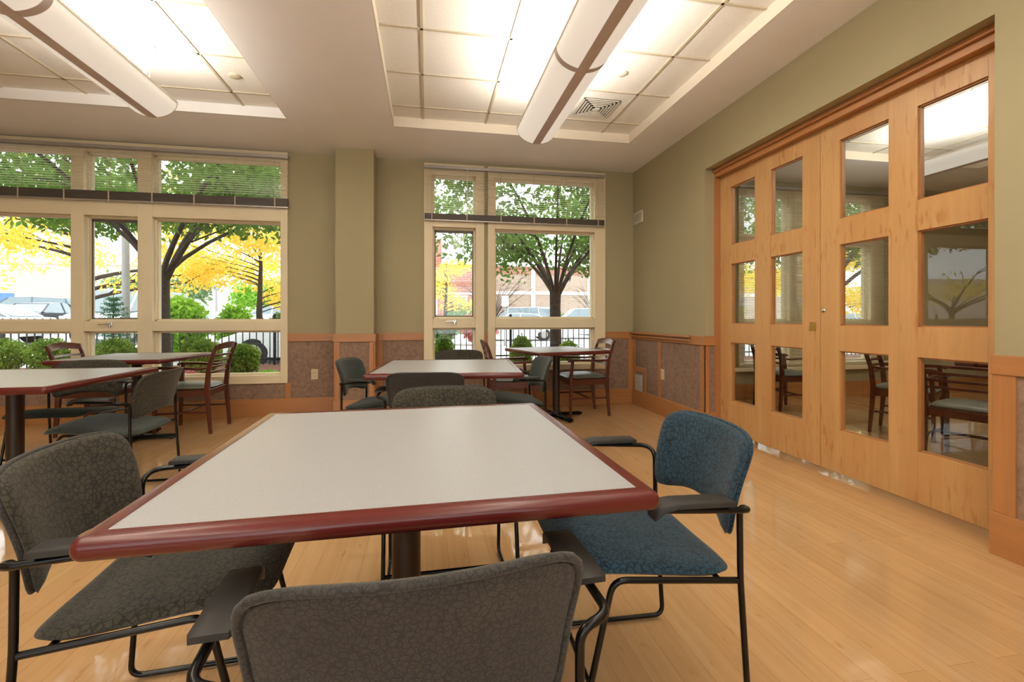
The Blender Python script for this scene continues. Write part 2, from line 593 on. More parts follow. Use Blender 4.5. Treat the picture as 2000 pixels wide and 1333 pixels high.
# panels (thin board)
pn = []
pn += [(W1[1], PX0, YB - 0.008, YB, BH, RB), (PX1, W2[0], YB - 0.008, YB, BH, RB), (W2[1], XR, YB - 0.008, YB, BH, RB)]
pn += [(XL, W1[1], YB - 0.008, YB, BH, W1[2]), (W2[0], W2[1], YB - 0.008, YB, BH, W2[2])]
pn += [(PX0, PX1, PY - 0.008, PY, BH, RB)]
struct(box_obj('trim_7', pn, M['panel']))
struct(box_obj('trim_8', [(XR - 0.008, XR, OY1, YB, BH, RB), (XR - 0.008, XR, YF, OY0, BH, RB), (XR, 2.622, OY1 - 0.008, OY1, BH, RB)], M['panel']))
rl = []
d = 0.022
rl += [(W1[1], PX0 - 0.0, YB - d, YB, RB, RT), (PX1, W2[0], YB - d, YB, RB, RT), (W2[1], XR, YB - d, YB, RB, RT), (0.658, 0.702, YB - d, YB, RB, RT)]
rl += [(PX0 - d, PX1 + d, PY - d, PY, RB, RT)]
struct(box_obj('trim_1', rl, M['trimX'], bev=0.003))
struct(box_obj('trim_2', [(PX0 - d, PX0, PY, YB - d, RB, RT), (PX1, PX1 + d, PY, YB - d, RB, RT), (XR - d, XR, OY1, YB - d, RB, RT), (XR - d, XR, YF, OY0 + 0.004, RB, RT), (PX0 - d, PX0, PY, YB - d, 0, BH), (PX1, PX1 + d, PY, YB - d, 0, BH)], M['trimY'], bev=0.003))
struct(box_obj('trim_3', [(XR - d, 2.622, OY1 - d, OY1, RB, RT), (XR - d, 2.622, OY1 - d, OY1, 0, BH)], M['trimX'], bev=0.003))
# stiles
st = []
e = 0.016
def stx(xa, xb, yw, z0, z1):
    st.append((xa, xb, yw - e, yw, z0, z1))
stx(W1[1] - 0.03, W1[1] + 0.03, YB, BH, W1[2]); 
stx(PX0 - 0.0, PX0 + 0.045, PY, BH, RB); stx(PX1 - 0.045, PX1, PY, BH, RB)
stx(PX1 + 0.012, PX1 + 0.07, YB, BH, RB); stx(PX0 - 0.06, PX0 - 0.012, YB, BH, RB)
stx(0.655, 0.705, YB, BH, W2[2]); stx(0.658, 0.702, YB, W2[2], RB)
stx(XR - 0.07, XR - 0.0, YB, BH, RB)
stx(-3.1, -3.04, YB, BH, W1[2])
for x_ in (PX0 - e, PX1):
    st.append((x_, x_ + e, PY, YB, BH, RB))
def sty(ya, yb, z0=BH, z1=RB):
    st.append((XR - e, XR, ya, yb, z0, z1))
sty(YB - 0.09, YB - 0.02); sty(4.70, 4.76); sty(OY1 - 0.0, OY1 + 0.055)
sty(OY0 - 0.085, OY0); sty(0.3, 0.36); sty(-1.0, -0.94)
st.append((XR, XR + 0.035, OY1 - e, OY1, BH, RB))
st.append((XR - e, XR, 5.05, 5.10, BH, 0.47)); st.append((XR - e, XR, 5.10, YB - 0.09, 0.41, 0.47)) 
struct(box_obj('trim_4', st, M['trimZ'], bev=0.002))
struct(box_obj('baseboard_back', [(XL, PX0 - d, YB - d, YB, 0, BH), (PX1 + d, XR, YB - d, YB, 0, BH), (PX0 - d, PX1 + d, PY - d, PY, 0, BH), (X1, XA, YB - d, YB, 0, 0.205)], M['trimX'], bev=0.003))
struct(box_obj('baseboard_right', [(XR - d, XR, OY1, YB - d, 0, BH), (XR - d - 0.006, XR, YF, OY0 + 0.004, 0, BH), (X1, X1 + d, OY1, YB, 0, BH)], M['trimY'], bev=0.003))
struct(box_obj('baseboard_left', [(XL, XL + d, YF, YB, 0, BH)], M['trimY'], bev=0.003))
# little ledge along the rail on the right wall
lg = tag(box_obj('wall_ledge', [(XR - 0.062, XR - d, 4.08, YB - 0.03, 0.872, 0.896), (XR - 0.045, XR - d, 4.09, YB - 0.03, 0.835, 0.855)], M['trimY'], bev=0.004),
         'narrow cherry wood ledge fixed along the chair rail beside the corner', 'ledge')

# ------------------------------------------------------------------ WINDOWS
def window_unit(root, name_i, xo0, xo1, zo0, zo1, cols, rows, yw):
    """frame with rebated openings; cols / rows are glass openings"""
    cols = sorted(cols); rows = sorted(rows)
    fr = MB()
    xs = [xo0] + [v for c in cols for v in c] + [xo1]
    zs = [zo0] + [v for r_ in rows for v in r_] + [zo1]
    ya, yb = yw - 0.028, yw + 0.10
    k = 0.022
    # uprights
    for i in range(0, len(xs), 2):
        a = xs[i] if i == 0 else xs[i] + k
        b2 = xs[i + 1] if i == len(xs) - 2 else xs[i + 1] - k
        fr.box(a, b2, ya, yb, zo0, zo1)
    for i in range(0, len(zs), 2):
        a = zs[i] if i == 0 else zs[i] + k
        b2 = zs[i + 1] if i == len(zs) - 2 else zs[i + 1] - k
        for c in cols:
            fr.box(c[0] - k, c[1] + k, ya, yb, a, b2)
    f = fr.build('window_frame', M['cream'], root, bevel=0.003)
    for c in cols:
        for r_ in rows:
            s = MB()
            # stepped glazing bead
            for (o, yy0, yy1) in ((k, yw + 0.030, yw + 0.10), (k * 0.45, yw + 0.050, yw + 0.10)):
                x0, x1, z0, z1 = c[0] - k, c[1] + k, r_[0] - k, r_[1] + k
                w_ = k if o == k else k * 0.55
                w2 = (k - 0.008) if o == k else k
                w_ = w2
                s.box(x0, x0 + w_, yy0, yy1, z0, z1); s.box(x1 - w_, x1, yy0, yy1, z0, z1)
                s.box(x0, x1, yy0, yy1, z0, z0 + w_); s.box(x0, x1, yy0, yy1, z1 - w_, z1)
            s.build('sash', M['cream'], root)
            g_ = MB().box(c[0] - 0.004, c[1] + 0.004, yw + 0.066, yw + 0.072, r_[0] - 0.004, r_[1] + 0.004)
            g_.build('window_pane', M['glass'], root)

def dark_sash(root, c, r_, yw):
    s = MB()
    t = 0.012
    for (x0, x1, z0, z1) in ((c[0], c[0] + t, r_[0], r_[1]), (c[1] - t, c[1], r_[0], r_[1]), (c[0], c[1], r_[1] - 0.03, r_[1]), (c[0], c[1], r_[0], r_[0] + t)):
        s.box(x0, x1, yw + 0.052, yw + 0.064, z0, z1)
    s.build('screen_frame', M['stack'], root)

def crank(root, x, z, yw):
    c = MB()
    c.box(x - 0.02, x + 0.02, yw - 0.045, yw - 0.028, z - 0.012, z + 0.018, 0.004)
    c.tube([(x, yw - 0.045, z + 0.005), (x, yw - 0.06, z + 0.012), (x - 0.04, yw - 0.06, z + 0.004), (x - 0.10, yw - 0.055, z)], 0.006, 8, 0.01)
    c.box(x - 0.006, x + 0.006, yw - 0.06, yw - 0.03, z - 0.035, z, 0.002)
    c.build('crank_handle', M['chrome'], root)

rows1 = [(0.465, 0.905), (1.052, 2.085), (2.285, 2.735)]
cols1 = [(-4.74, -3.549), (-3.391, -2.953), (-2.774, -1.583)]
w = struct(empty('window_1', ((W1[0] + W1[1]) / 2, YB, 0)))
w1 = empty('unit'); bpy.data.objects.remove(w1)
def shifted(root):
    return root
WIN = []
def make_window(name, W, cols, rows, casement, extra=None):
    root = struct(empty(name, (W[0], YB, 0)))
    ox = W[0]
    cc = [(a - ox, b - ox) for a, b in cols]
    if extra is None:
        window_unit(root, 0, 0, W[1] - ox, W[2], W[3], cc, rows, 0)
    else:
        for (x0, x1, idx) in extra:
            window_unit(root, 0, x0 - ox, x1 - ox, W[2], W[3], [cc[i] for i in idx], rows, 0)
    if casement is not None:
        c = cc[casement]
        dark_sash(root, c, rows[1], 0)
        crank(root, (c[0] + c[1]) / 2, rows[1][0] - 0.055, 0)
    return root
bpy.data.objects.remove(w)
make_window('window_1', W1, cols1, rows1, 1)
rows2 = [(0.53, 0.925), (1.078, 2.088), (2.23, 2.69)]
cols2 = [(0.087, 0.536), (0.808, 1.995)]
make_window('window_2', W2, cols2, rows2, 0, extra=[(W2[0], 0.658, [0]), (0.702, W2[1], [1])])
rows3 = [(0.50, 0.90), (1.05, 2.05), (2.18, 2.66)]
cols3 = [(4.08, 4.71), (4.95, 5.985)]
make_window('window_3', W3, cols3, rows3, None)
r4 = struct(empty('fill_window_4', (1.8, YF, 0), PI))  # unseen window added behind the camera to let in fill daylight
window_unit(r4, 0, 0, 6.0, 0.45, 2.8, [(0.12, 1.9), (2.1, 3.9), (4.1, 5.88)], [(0.57, 2.05), (2.2, 2.68)], 0)
# stool ledge below window 3 and below windows 1 and 2
struct(box_obj('window_sill_3', [(W3[0] - 0.1, W3[1] + 0.1, YB - 0.09, YB - 0.003, 0.37, 0.418)], M['cream'], bev=0.004))

def blind(label, x0, x1, ztop, zbot, yc, cat='blind', stack=0.075, spacing=0.0235, ladders=5, tilt=6, group=None):
    t = empty('venetian_blind', ((x0 + x1) / 2, yc, ztop))
    h = (x1 - x0) / 2
    MB().box(-h, h, -0.022, 0.02, -0.032, 0, 0.002).build('headrail', M['alu'], t)
    s = MB()
    z = -0.045
    H_ = ztop - zbot
    n = int((H_ - stack - 0.05) / spacing)
    tl = math.sin(R(tilt)) * 0.0125
    for i in range(n):
        zz = -0.05 - i * (H_ - stack - 0.06) / n
        ring = [(-0.0125, tl), (-0.005, 0.0016), (0.005, 0.0012), (0.0125, -tl), (0.005, 0.0004), (-0.005, 0.0008)]
        s.loft([[(x, y, zz + q) for y, q in ring] for x in (-h + 0.006, h - 0.006)])
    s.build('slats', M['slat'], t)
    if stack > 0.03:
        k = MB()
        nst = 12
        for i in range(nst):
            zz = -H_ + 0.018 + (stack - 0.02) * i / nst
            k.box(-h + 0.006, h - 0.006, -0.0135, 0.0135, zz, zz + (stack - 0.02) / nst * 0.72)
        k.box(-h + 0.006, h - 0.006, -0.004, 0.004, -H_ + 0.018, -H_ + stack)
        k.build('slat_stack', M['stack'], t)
    MB().box(-h + 0.004, h - 0.004, -0.014, 0.014, -H_, -H_ + 0.016, 0.003).build('bottom_rail', M['slat'] if stack < 0.03 else M['alu'], t)
    for i in range(ladders):
        c = MB()
        xx = -h * 0.92 + 2 * h * 0.92 * i / (ladders - 1)
        for yy in (-0.0145, 0.0145):
            c.box(xx - 0.0012, xx + 0.0012, yy - 0.0008, yy + 0.0008, -H_, -0.03)
        if stack > 0.03:
            c.box(xx - 0.006, xx + 0.006, -0.017, -0.0145, -H_ - 0.004, -H_ + stack)
        c.build('ladder_cord', M['cord'], t)
    w_ = MB()
    w_.tube([(-h * 0.55, -0.026, -0.03), (-h * 0.55, -0.027, -H_ + 0.02)], 0.003, 6)
    w_.build('tilt_wand', M['slat'], t)
    return tag(t, label, cat, group)

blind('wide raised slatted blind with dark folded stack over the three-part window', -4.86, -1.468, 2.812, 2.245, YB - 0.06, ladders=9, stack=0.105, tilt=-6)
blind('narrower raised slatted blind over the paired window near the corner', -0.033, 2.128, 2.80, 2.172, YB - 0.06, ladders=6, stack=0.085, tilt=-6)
blind('fully lowered slatted blind seen through the door panes', 3.95, 6.25, 2.78, 0.46, YB - 0.07, stack=0.02, spacing=0.0215, ladders=4, tilt=10)

# ------------------------------------------------------------------ SLIDING DOORS
DX = 2.68
DT = 0.045
rowsD = [(0.318, 0.843), (1.011, 1.546), (1.717, 2.238)]
def door(name, ya, yb, cols, z0=0.034, z1=2.376):
    root = struct(empty(name, (DX, (ya + yb) / 2, 0)))
    oy = (ya + yb) / 2
    fr = MB()
    ys = [ya] + [v for c in sorted(cols) for v in c] + [yb]
    zs = [z0] + [v for r_ in rowsD for v in r_] + [z1]
    for i in range(0, len(ys), 2):
        fr.box(0, DT, ys[i] - oy, ys[i + 1] - oy, z0, z1)
    for i in range(0, len(zs), 2):
        for c in cols:
            fr.box(0, DT, c[0] - oy, c[1] - oy, zs[i], zs[i + 1])
    fr.build('door_panel', M['maple'], root, bevel=0.0015)
    for c in cols:
        for r_ in rowsD:
            bd = MB()
            k = 0.008
            a, b2 = c[0] - oy, c[1] - oy
            for (p, q, u, v2) in ((a, a + k, r_[0], r_[1]), (b2 - k, b2, r_[0], r_[1]), (a, b2, r_[0], r_[0] + k), (a, b2, r_[1] - k, r_[1])):
                bd.box(0.012, DT - 0.008, p, q, u, v2)
            bd.build('glazing_bead', M['trimZ'], root)
            MB().box(0.021, 0.025, a + 0.002, b2 - 0.002, r_[0] + 0.002, r_[1] - 0.002).build('door_pane', M['doorglass'], root)
    return root
d1 = door('door_1', 2.779, 3.889, [(2.933, 3.249), (3.43, 3.741)])
d2 = door('door_2', 1.662, 2.775, [(2.294, 2.623), (1.799, 2.129)])
fp = MB()
fp.box(-0.003, 0, -0.520, -0.467 + 0.0, 0.972, 1.032, 0.0008)
fp.box(-0.004, -0.002, -0.508, -0.48, 0.985, 1.018)
fp.build('flush_pull', M['brass'], d1)
lk = MB()
lk.loft([[(x, 0.527 + r_ * math.cos(2 * PI * k / 20), 1.113 + r_ * math.sin(2 * PI * k / 20)) for k in range(20)] for x, r_ in ((0, 0.016), (-0.006, 0.016), (-0.010, 0.012))])
lk.build('lock_cylinder', M['chrome'], d2, smooth=True)
# jamb, head track and threshold
struct(box_obj('trim_5', [(2.622, X1, 3.8905, OY1 - 0.0005, 0, OZ - 0.001), (2.622, DX - 0.004, OY0 - 0.02, OY0 + 0.008, 0, OZ - 0.001)], M['trimZ']))
struct(box_obj('trim_6', [(2.623, 2.676, OY0 + 0.001, OY1 - 0.006, 2.362, OZ - 0.0015), (2.600, 2.6225, OY0 + 0.001, OY1 - 0.001, 2.405, OZ - 0.0015), (DX, X1, OY0 + 0.001, OY1 - 0.006, 2.378, OZ - 0.0015)], M['trimY'], bev=0.003))

# ------------------------------------------------------------------ CEILING THINGS
def fixture(x, yend, ystart, label, group=None, z=2.62, canopies=(), rad=0.16, dep=0.115):
    t = empty('pendant_light', (x, yend, z))
    L = yend - ystart
    def ring(y, rx=rad, rz=dep, n=18):
        out = [(rx * math.cos(PI + PI * k / n), y, rz * math.sin(PI + PI * k / n)) for k in range(n + 1)]
        inn = [((rx - 0.006) * math.cos(PI + PI * k / n), y, (rz - 0.006) * math.sin(PI + PI * k / n)) for k in range(n, -1, -1)]
        return out + inn
    MB().loft([ring(0), ring(-L)]).build('shell', M['lens'], t, smooth=True)
    # spine strip and cross ribs
    s = MB()
    n = 6
    def strip(y0, y1, a0, a1, off=0.003, n=8):
        rings = []
        for y in (y0, y1):
            o_ = [((rad + off) * math.cos(a0 + (a1 - a0) * k / n), y, (dep + off) * math.sin(a0 + (a1 - a0) * k / n)) for k in range(n + 1)]
            i_ = [((rad) * math.cos(a0 + (a1 - a0) * k / n), y, (dep) * math.sin(a0 + (a1 - a0) * k / n)) for k in range(n, -1, -1)]
            rings.append(o_ + i_)
        s.loft(rings)
    strip(0, -L, 1.5 * PI - 0.20, 1.5 * PI + 0.20)
    yy = -1.15
    while yy > -L:
        strip(yy - 0.022, yy + 0.022, PI, 2 * PI, 0.002, 20)
        yy -= 1.22
    s.build('spine', M['spine'], t, smooth=True)
    for y in (0.0, -L):
        e_ = MB()
        e_.loft([[((rad + 0.002) * math.cos(PI + PI * k / 18), y + dy, (dep + 0.002) * math.sin(PI + PI * k / 18)) for k in range(19)] for dy in (0, 0.006)])
        e_.build('end_cap', M['endcap'], t)
    r_ = MB()
    for sgn in (-1, 1):
        r_.box(sgn * rad - 0.006, sgn * rad + 0.006, -L, 0.0, -0.004, 0.008)
    r_.build('rim', M['white'], t)
    tb = MB()
    for xx in (-0.05, 0.05):
        tb.tube([(xx, -0.05, -0.035), (xx, -L + 0.05, -0.035)], 0.013, 8)
    tb.build('lamp_tube', M['tube_lamp'], t)
    for cy in canopies:
        st_ = MB()
        st_.cyl(-0.0, cy - yend, 0.0 - 0.06, HT - z - 0.004, 0.011, n=10)
        st_.tube([(0.03, cy - yend, -0.05), (0.03, cy - yend, HT - z - 0.01)], 0.003, 6)
        st_.build('stem', M['white'], t)
        c_ = MB()
        c_.lathe([(0.065, 0), (0.065, -0.008), (0.045, -0.02), (0.012, -0.026)], 24, (0, cy - yend, HT - z - 0.007))
        c_.build('ceiling_canopy', M['white'], t, smooth=True)
    tag(t, label, 'light fixture', group)
    # the light the tubes give off, upwards out of the trough
    ld = bpy.data.lights.new('tube_light', 'AREA')
    ld.shape = 'RECTANGLE'
    ld.size = 0.22
    ld.size_y = L - 0.1
    ld.energy = PWR * L
    ld.color = (1.0, 0.965, 0.90)
    lo = bpy.data.objects.new('tube_light', ld)
    col.objects.link(lo)
    lo.parent = t
    lo.location = (0, -L / 2, -0.012)
    lo.rotation_euler = (PI, 0, 0)
    return t
PWR = 14.5
fixture(0.89, 3.74, -2.6, 'long half-round pendant light nearer the glazed doors', canopies=(3.64, 1.2, -1.2))
fixture(-1.94, 3.74, -2.6, 'long half-round pendant light above the left-hand tables', canopies=(3.65, 1.2, -1.2))
fixture(5.0, 3.98, -1.6, 'pendant light trough in the adjoining room behind the glazed doors', canopies=(3.2, 0.6))

# ceiling diffuser
t = empty('ceiling_vent', (1.50, 3.98, HT - 0.006))
dfm = MB()
hw = 0.165
for i in range(6):
    a = hw - i * 0.026
    zz = -0.006 - 0.002 * i
    for (x0, x1, y0_, y1_) in ((-a, a, -a, -a + 0.012), (-a, a, a - 0.012, a), (-a, -a + 0.012, -a, a), (a - 0.012, a, -a, a)):
        dfm.box(x0, x1, y0_, y1_, zz, zz + 0.004)
dfm.build('louvre_rings', M['white'], t)
MB().box(-hw, hw, -hw, hw, 0.0, 0.004).build('vent_throat', M['stack'], t)
MB().box(-0.02, 0.02, -0.02, 0.02, -0.018, -0.01).build('centre_cone', M['white'], t)
tag(t, 'square white ceiling air diffuser with stepped louvres beside the light', 'vent')
for (x, y, lab) in ((-1.486, 3.974, 'small round speaker disc in the left ceiling tray'), (1.487, 3.391, 'small round speaker disc between the vent and the doors'), (4.35, 3.55, 'round ceiling disc in the adjoining room')):
    o = MB().lathe([(0.045, 0.0), (0.045, -0.006), (0.038, -0.012), (0.002, -0.013)], 24).build('ceiling_speaker', M['tbar'] if x < 0 else M['fascia'], smooth=True)
    o.location = (x, y, HT)
    tag(o, lab, 'ceiling disc')

# wall plates
t = empty('wall_grille', (XR, 5.262, 2.283))
MB().box(-0.012, 0, -0.115, 0.115, -0.07, 0.07, 0.003).build('grille_frame', M['white'], t)
g_ = MB()
for i in range(7):
    g_.box(-0.016, -0.012, -0.095, 0.095, -0.052 + i * 0.0155, -0.045 + i * 0.0155)
g_.build('grille_louvre', M['alu'], t)
tag(t, 'small rectangular grille high on the green wall by the corner', 'vent')
t = empty('return_vent', (XR, 5.235, 0.275))
MB().box(-0.014, 0, -0.10, 0.10, -0.10, 0.115, 0.003).build('vent_frame', M['alu'], t)
g_ = MB()
for i in range(11):
    g_.box(-0.020, -0.013, -0.085, 0.085, -0.088 + i * 0.0172, -0.079 + i * 0.0172)
g_.build('vent_louvre', M['slat'], t)
tag(t, 'slatted metal floor-level vent framed in wood near the corner', 'vent')
def outlet(loc, rz, label):
    t = empty('wall_outlet', loc, rz)
    MB().box(-0.036, 0.036, -0.007, 0, -0.058, 0.058, 0.003).build('outlet_plate', M['ivory'], t)
    s = MB()
    for z in (-0.02, 0.02):
        s.box(-0.015, 0.015, -0.010, -0.006, z - 0.014, z + 0.014, 0.002)
    r_ = s.build('socket', M['ivory'], t)
    for z in (-0.02, 0.02):
        s2 = MB()
        for x in (-0.006, 0.006):
            s2.box(x - 0.001, x + 0.001, -0.0108, -0.0098, z - 0.004, z + 0.005)
        s2.box(-0.006, 0.006, -0.0101, -0.0098, z - 0.001, z + 0.001)
        s2.build('socket_slot', M['stack'], t)
    tag(t, label, 'outlet')
outlet((-1.215, YB - 0.008, 0.443), 0, 'ivory outlet plate on the brown panel between the wide window and the pillar')
outlet((XR - 0.008, 4.66, 0.45), -PI / 2, 'ivory outlet plate on the brown panel near the glazed doors')

# ------------------------------------------------------------------ TABLES
def make_table(size, label, loc, rz, group, ztop=0.73, cross=True):
    t = empty('cafe_table', loc, rz)
    h = size / 2
    # wood band, half-round nose swept round the square
    prof = []
    bw, th = 0.034, 0.036
    prof = [(-bw, 0.0), (-0.012, 0.0)] + [(-0.012 + 0.014 * math.sin(a), -th / 2 + th / 2 * math.cos(a)) for a in [PI * k / 8 for k in range(1, 8)]] + [(-0.012, -th), (-bw, -th)]
    rc = 0.016
    rings = []
    for sx, sy, a0 in ((1, 1, 0), (-1, 1, 90), (-1, -1, 180), (1, -1, 270)):
        for k in range(6):
            a = R(a0 + 90 * k / 5)
            ring = []
            for o, z in prof:
                ro = max(rc + o, 0.0015)
                c0 = h + o - ro
                ring.append((sx * c0 + ro * math.cos(a), sy * c0 + ro * math.sin(a), ztop + z))
            rings.append(ring)
    MB().loft(rings, loop=True).build('edge_band', M['edge'], t, smooth=True)
    q = h - bw + 0.001
    MB().box(-q, q, -q, q, ztop - 0.034, ztop - 0.0008).build('tabletop', M['laminate'], t)
    MB().box(-0.19, 0.19, -0.035, 0.035, ztop - 0.055, ztop - 0.036, 0.003).box(-0.035, 0.035, -0.19, 0.19, ztop - 0.054, ztop - 0.037, 0.003).build('mounting_plate', M['black'], t)
    c = MB()
    c.cyl(0, 0, 0.05, ztop - 0.055, 0.038, n=28)
    c.lathe([(0.055, 0.045), (0.055, 0.06), (0.04, 0.075)], 24)
    c.build('column', M['brown_col'], t, smooth=True)
    L = 0.31
    for k in range(4):
        a = PI / 2 * k
        mtx = Matrix.Rotation(a, 4, 'Z')
        f = MB()
        pr = [(0.0, 0.036, 0.052, 0.028), (L - 0.02, 0.030, 0.040, 0.026), (L, 0.024, 0.036, 0.014)]
        f.loft([[mtx @ Vector(p) for p in ((x, -w_, zb), (x, w_, zb), (x, w_, zt - 0.006), (x, w_ - 0.008, zt), (x, -w_ + 0.008, zt), (x, -w_, zt - 0.006))] for x, w_, zt, zb in [(p0, p1, p2, 0.014) for p0, p1, p2, p3 in pr]])
        gl_ = (mtx @ Vector((L - 0.03, 0, 0)))
        f.cyl(gl_.x, gl_.y, 0.0, 0.016, 0.013, n=12)
        f.build('foot', M['black'], t, smooth=True)
    tag(t, label, 'table', group)
    return t
GT = 'square dining tables with red wood edges'
make_table(0.962, 'large near square table with cream top and scuffed red edge', (-0.055, 1.283, 0), R(1.3), GT)
make_table(0.955, 'square table behind the nearest one, four fabric chairs pushed in', (0.145, 3.27, 0), R(-5), GT)
make_table(0.955, 'square table cut by the left picture edge on a dark column', (-2.275, 3.065, 0), R(0), GT)
make_table(0.84, 'small window table on black cross base between two wooden armchairs near the corner', (1.36, 4.80, 0), R(14), GT)
make_table(0.84, 'small table at the wide window with two wooden armchairs', (-2.49, 4.57, 0), R(-2), GT)
make_table(0.90, 'dark pedestal table in the adjoining room behind the glazed door', (4.55, 2.62, 0), R(20), GT)

# ------------------------------------------------------------------ CHAIRS
def pad(mid, W, th, nu=26, nv=26, nexp=6.0, edge=6):
    """cushion: mid(u,v)->(P, N); closed surface with rounded rim"""
    mb = MB()
    bm = mb.bm
    def sq(u, v):
        r = max(abs(u), abs(v))
        if r < 1e-6:
            return 0, 0, 0
        s = r / ((abs(u) ** nexp + abs(v) ** nexp) ** (1 / nexp))
        return u * s, v * s, r
    grids = []
    us = []
    for i in range(nu + 1):
        t = -1 + 2 * i / nu
        us.append(math.sin(t * PI / 2) * 0.35 + t * 0.65)
    for side in (1, -1):
        g_ = []
        for i in range(nu + 1):
            row = []
            for j in range(nv + 1):
                u, v, r = sq(us[i], us[j])
                if side == -1 and (i in (0, nu) or j in (0, nv)):
                    row.append(grids[0][i][j])
                    continue
                P, Nn = mid(u, v)
                t = th * (max(0.0, 1 - r ** edge)) ** 0.5
                row.append(bm.verts.new(P + Nn * (side * t)))
            g_.append(row)
        grids.append(g_)
    for s_, g_ in zip((1, -1), grids):
        for i in range(nu):
            for j in range(nv):
                q = (g_[i][j], g_[i + 1][j], g_[i + 1][j + 1], g_[i][j + 1])
                try:
                    bm.faces.new(q if s_ == 1 else tuple(reversed(q)))
                except ValueError:
                    pass
    return mb

def surf(fn):
    def mid(u, v):
        P = Vector(fn(u, v))
        e = 0.01
        du = Vector(fn(u + e, v)) - Vector(fn(u - e, v))
        dv = Vector(fn(u, v + e)) - Vector(fn(u, v - e))
        return P, du.cross(dv).normalized()
    return mid

def seat_fn(u, v):
    # u across, v front(+)/back(-)
    y = 0.015 + v * 0.232
    z = 0.4305 + 0.0165 * v + 0.004 * math.sin((v + 0.1) * 2.4) - (0.026 * max(0, v - 0.62) ** 1.5 / 0.23) + 0.012 * (1 - u * u) * max(0, min(1, 0.5 + v)) - 0.008 * (1 - u * u) * max(0, min(1, 0.3 - v))
    x = u * (0.232 + 0.006 * v)
    return (x, y, z)

def back_fn(u, v):
    arch = 0.062 * (1 - abs(u) ** 3)
    zb = 0.463 + arch
    zt = 0.744 + 0.004 * (1 - u * u)
    z = zb + (zt - zb) * (v + 1) / 2
    y = -0.185 - 0.050 * (1 - u * u) - 0.050 * ((z - 0.47) / 0.25) + 0.012 * math.sin((z - 0.47) / 0.25 * PI)
    x = u * (0.218 + 0.014 * v)
    return (x, y, z)

def make_stack_chair(fab, fabback, label, loc, rz, group, seatmat=None):
    t = empty('stacking_chair', loc, rz)
    pad(surf(seat_fn), 0, 0.019, edge=8).build('seat', seatmat or fab, t, smooth=True)
    bk = pad(surf(back_fn), 0, 0.013, edge=10).build('backrest', fab, t, smooth=True)
    # back cover panel and piping
    def bf(u, v):
        P, Nn = surf(back_fn)(u, v)
        return P - Vector((0, 1, 0)) * 0.0135
    pmid = lambda u, v: (Vector(bf(u, v)), Vector((0, -1, 0)))
    pad(lambda u, v: (bf(u * 0.945, v * 0.93), Vector((0, -1, 0))), 0, 0.0025, 20, 20).build('back_panel', fabback, bk, smooth=True)
    pts = []
    for k in range(72):
        a = 2 * PI * k / 72
        c_, s_ = math.cos(a), math.sin(a)
        q = (abs(c_) ** 6 + abs(s_) ** 6) ** (1 / 6)
        u, v = c_ / q * 0.985, s_ / q * 0.985
        P = Vector(back_fn(u, v))
        pts.append(P + Vector((0, -0.010, 0)))
    MB().tube(pts, 0.0065, 8, loop=True).build('piping', fabback, bk, smooth=True)
    # bent steel side frames
    for s in (-1, 1):
        x = 0.237 * s
        f = MB()
        f.tube([(x + 0.052 * s, 0.03, 0.611), (x + 0.052 * s, -0.196, 0.598), (x, -0.203, 0.586), (x, -0.205, 0.405), (x, -0.232, 0.012), (x, 0.225, 0.010), (x, 0.130, 0.427), (x, -0.198, 0.400)], 0.0078, 10, 0.035)
        f.build('side_frame', M['black'], t, smooth=True)
        a = MB()
        xc = x + 0.046 * s
        rings = []
        for (y, w_, zt, th) in ((-0.145, 0.025, 0.627, 0.010), (-0.138, 0.028, 0.630, 0.013), (0.0, 0.028, 0.632, 0.013), (0.028, 0.027, 0.629, 0.016), (0.046, 0.024, 0.620, 0.022), (0.054, 0.020, 0.606, 0.014)):
            rings.append([(xc + q * w_, y, zt - (0 if abs(q) < 1 else 0.003)) for q in (-1, -0.9, 0.9, 1)] + [(xc + q * w_, y, zt - th) for q in (1, 0.9, -0.9, -1)])
        a.loft(rings)
        a.build('armrest', M['pad'], t, smooth=True)
    MB().tube([(-0.237, 0.182, 0.165), (0.237, 0.182, 0.165)], 0.0065, 10).build('cross_bar', M['black'], t, smooth=True)
    MB().tube([(-0.237, -0.15, 0.404), (0.237, -0.15, 0.404)], 0.0065, 10).build('seat_brace', M['black'], t, smooth=True)
    tag(t, label, 'chair', group)
    return t
GC = 'fabric stacking armchairs with black wire frames'
CH = [
    ('blue', 'blue', 'blue leaf-patterned fabric armchair pulled to the near table', (0.580, 1.290, 0), 88, None),
    ('olive', 'oliveback', 'grey-olive leaf fabric armchair across the near table from the blue one', (-0.605, 1.315, 0), -86, None),
    ('olive', 'oliveback', 'fabric armchair seen from behind at the bottom of the photo, back to the camera', (-0.022, 0.862, 0), 4, None),
    ('olive', 'oliveback', 'fabric armchair facing the camera at the far side of the near table', (0.085, 1.84, 0), 181, None),
    ('olive', 'oliveback', 'fabric armchair on the near side of the second table, back to the camera', (0.015, 2.985, 0), -6, None),
    ('teal', 'olive', 'dark green armchair at the left end of the second table', (-0.345, 3.66, 0), -104, None),
    ('teal', 'olive', 'dark green armchair at the second table, its back toward the small window table', (0.66, 3.60, 0), 92, None),
    ('olive', 'oliveback', 'fabric armchair at the window side of the second table, only its top showing', (0.285, 4.27, 0), 174, None),
    ('olive', 'olive', 'fabric armchair at the right side of the cut-off left table', (-1.815, 3.13, 0), 90, 'teal'),
    ('olive', 'olive', 'fabric armchair between the cut-off left table and the window table', (-2.40, 3.64, 0), 182, 'teal'),
]
for fab, fb_, lab, loc, a, sm_ in CH:
    make_stack_chair(M[fab], M[fb_], lab, loc, R(a), GC, M[sm_] if sm_ else None)

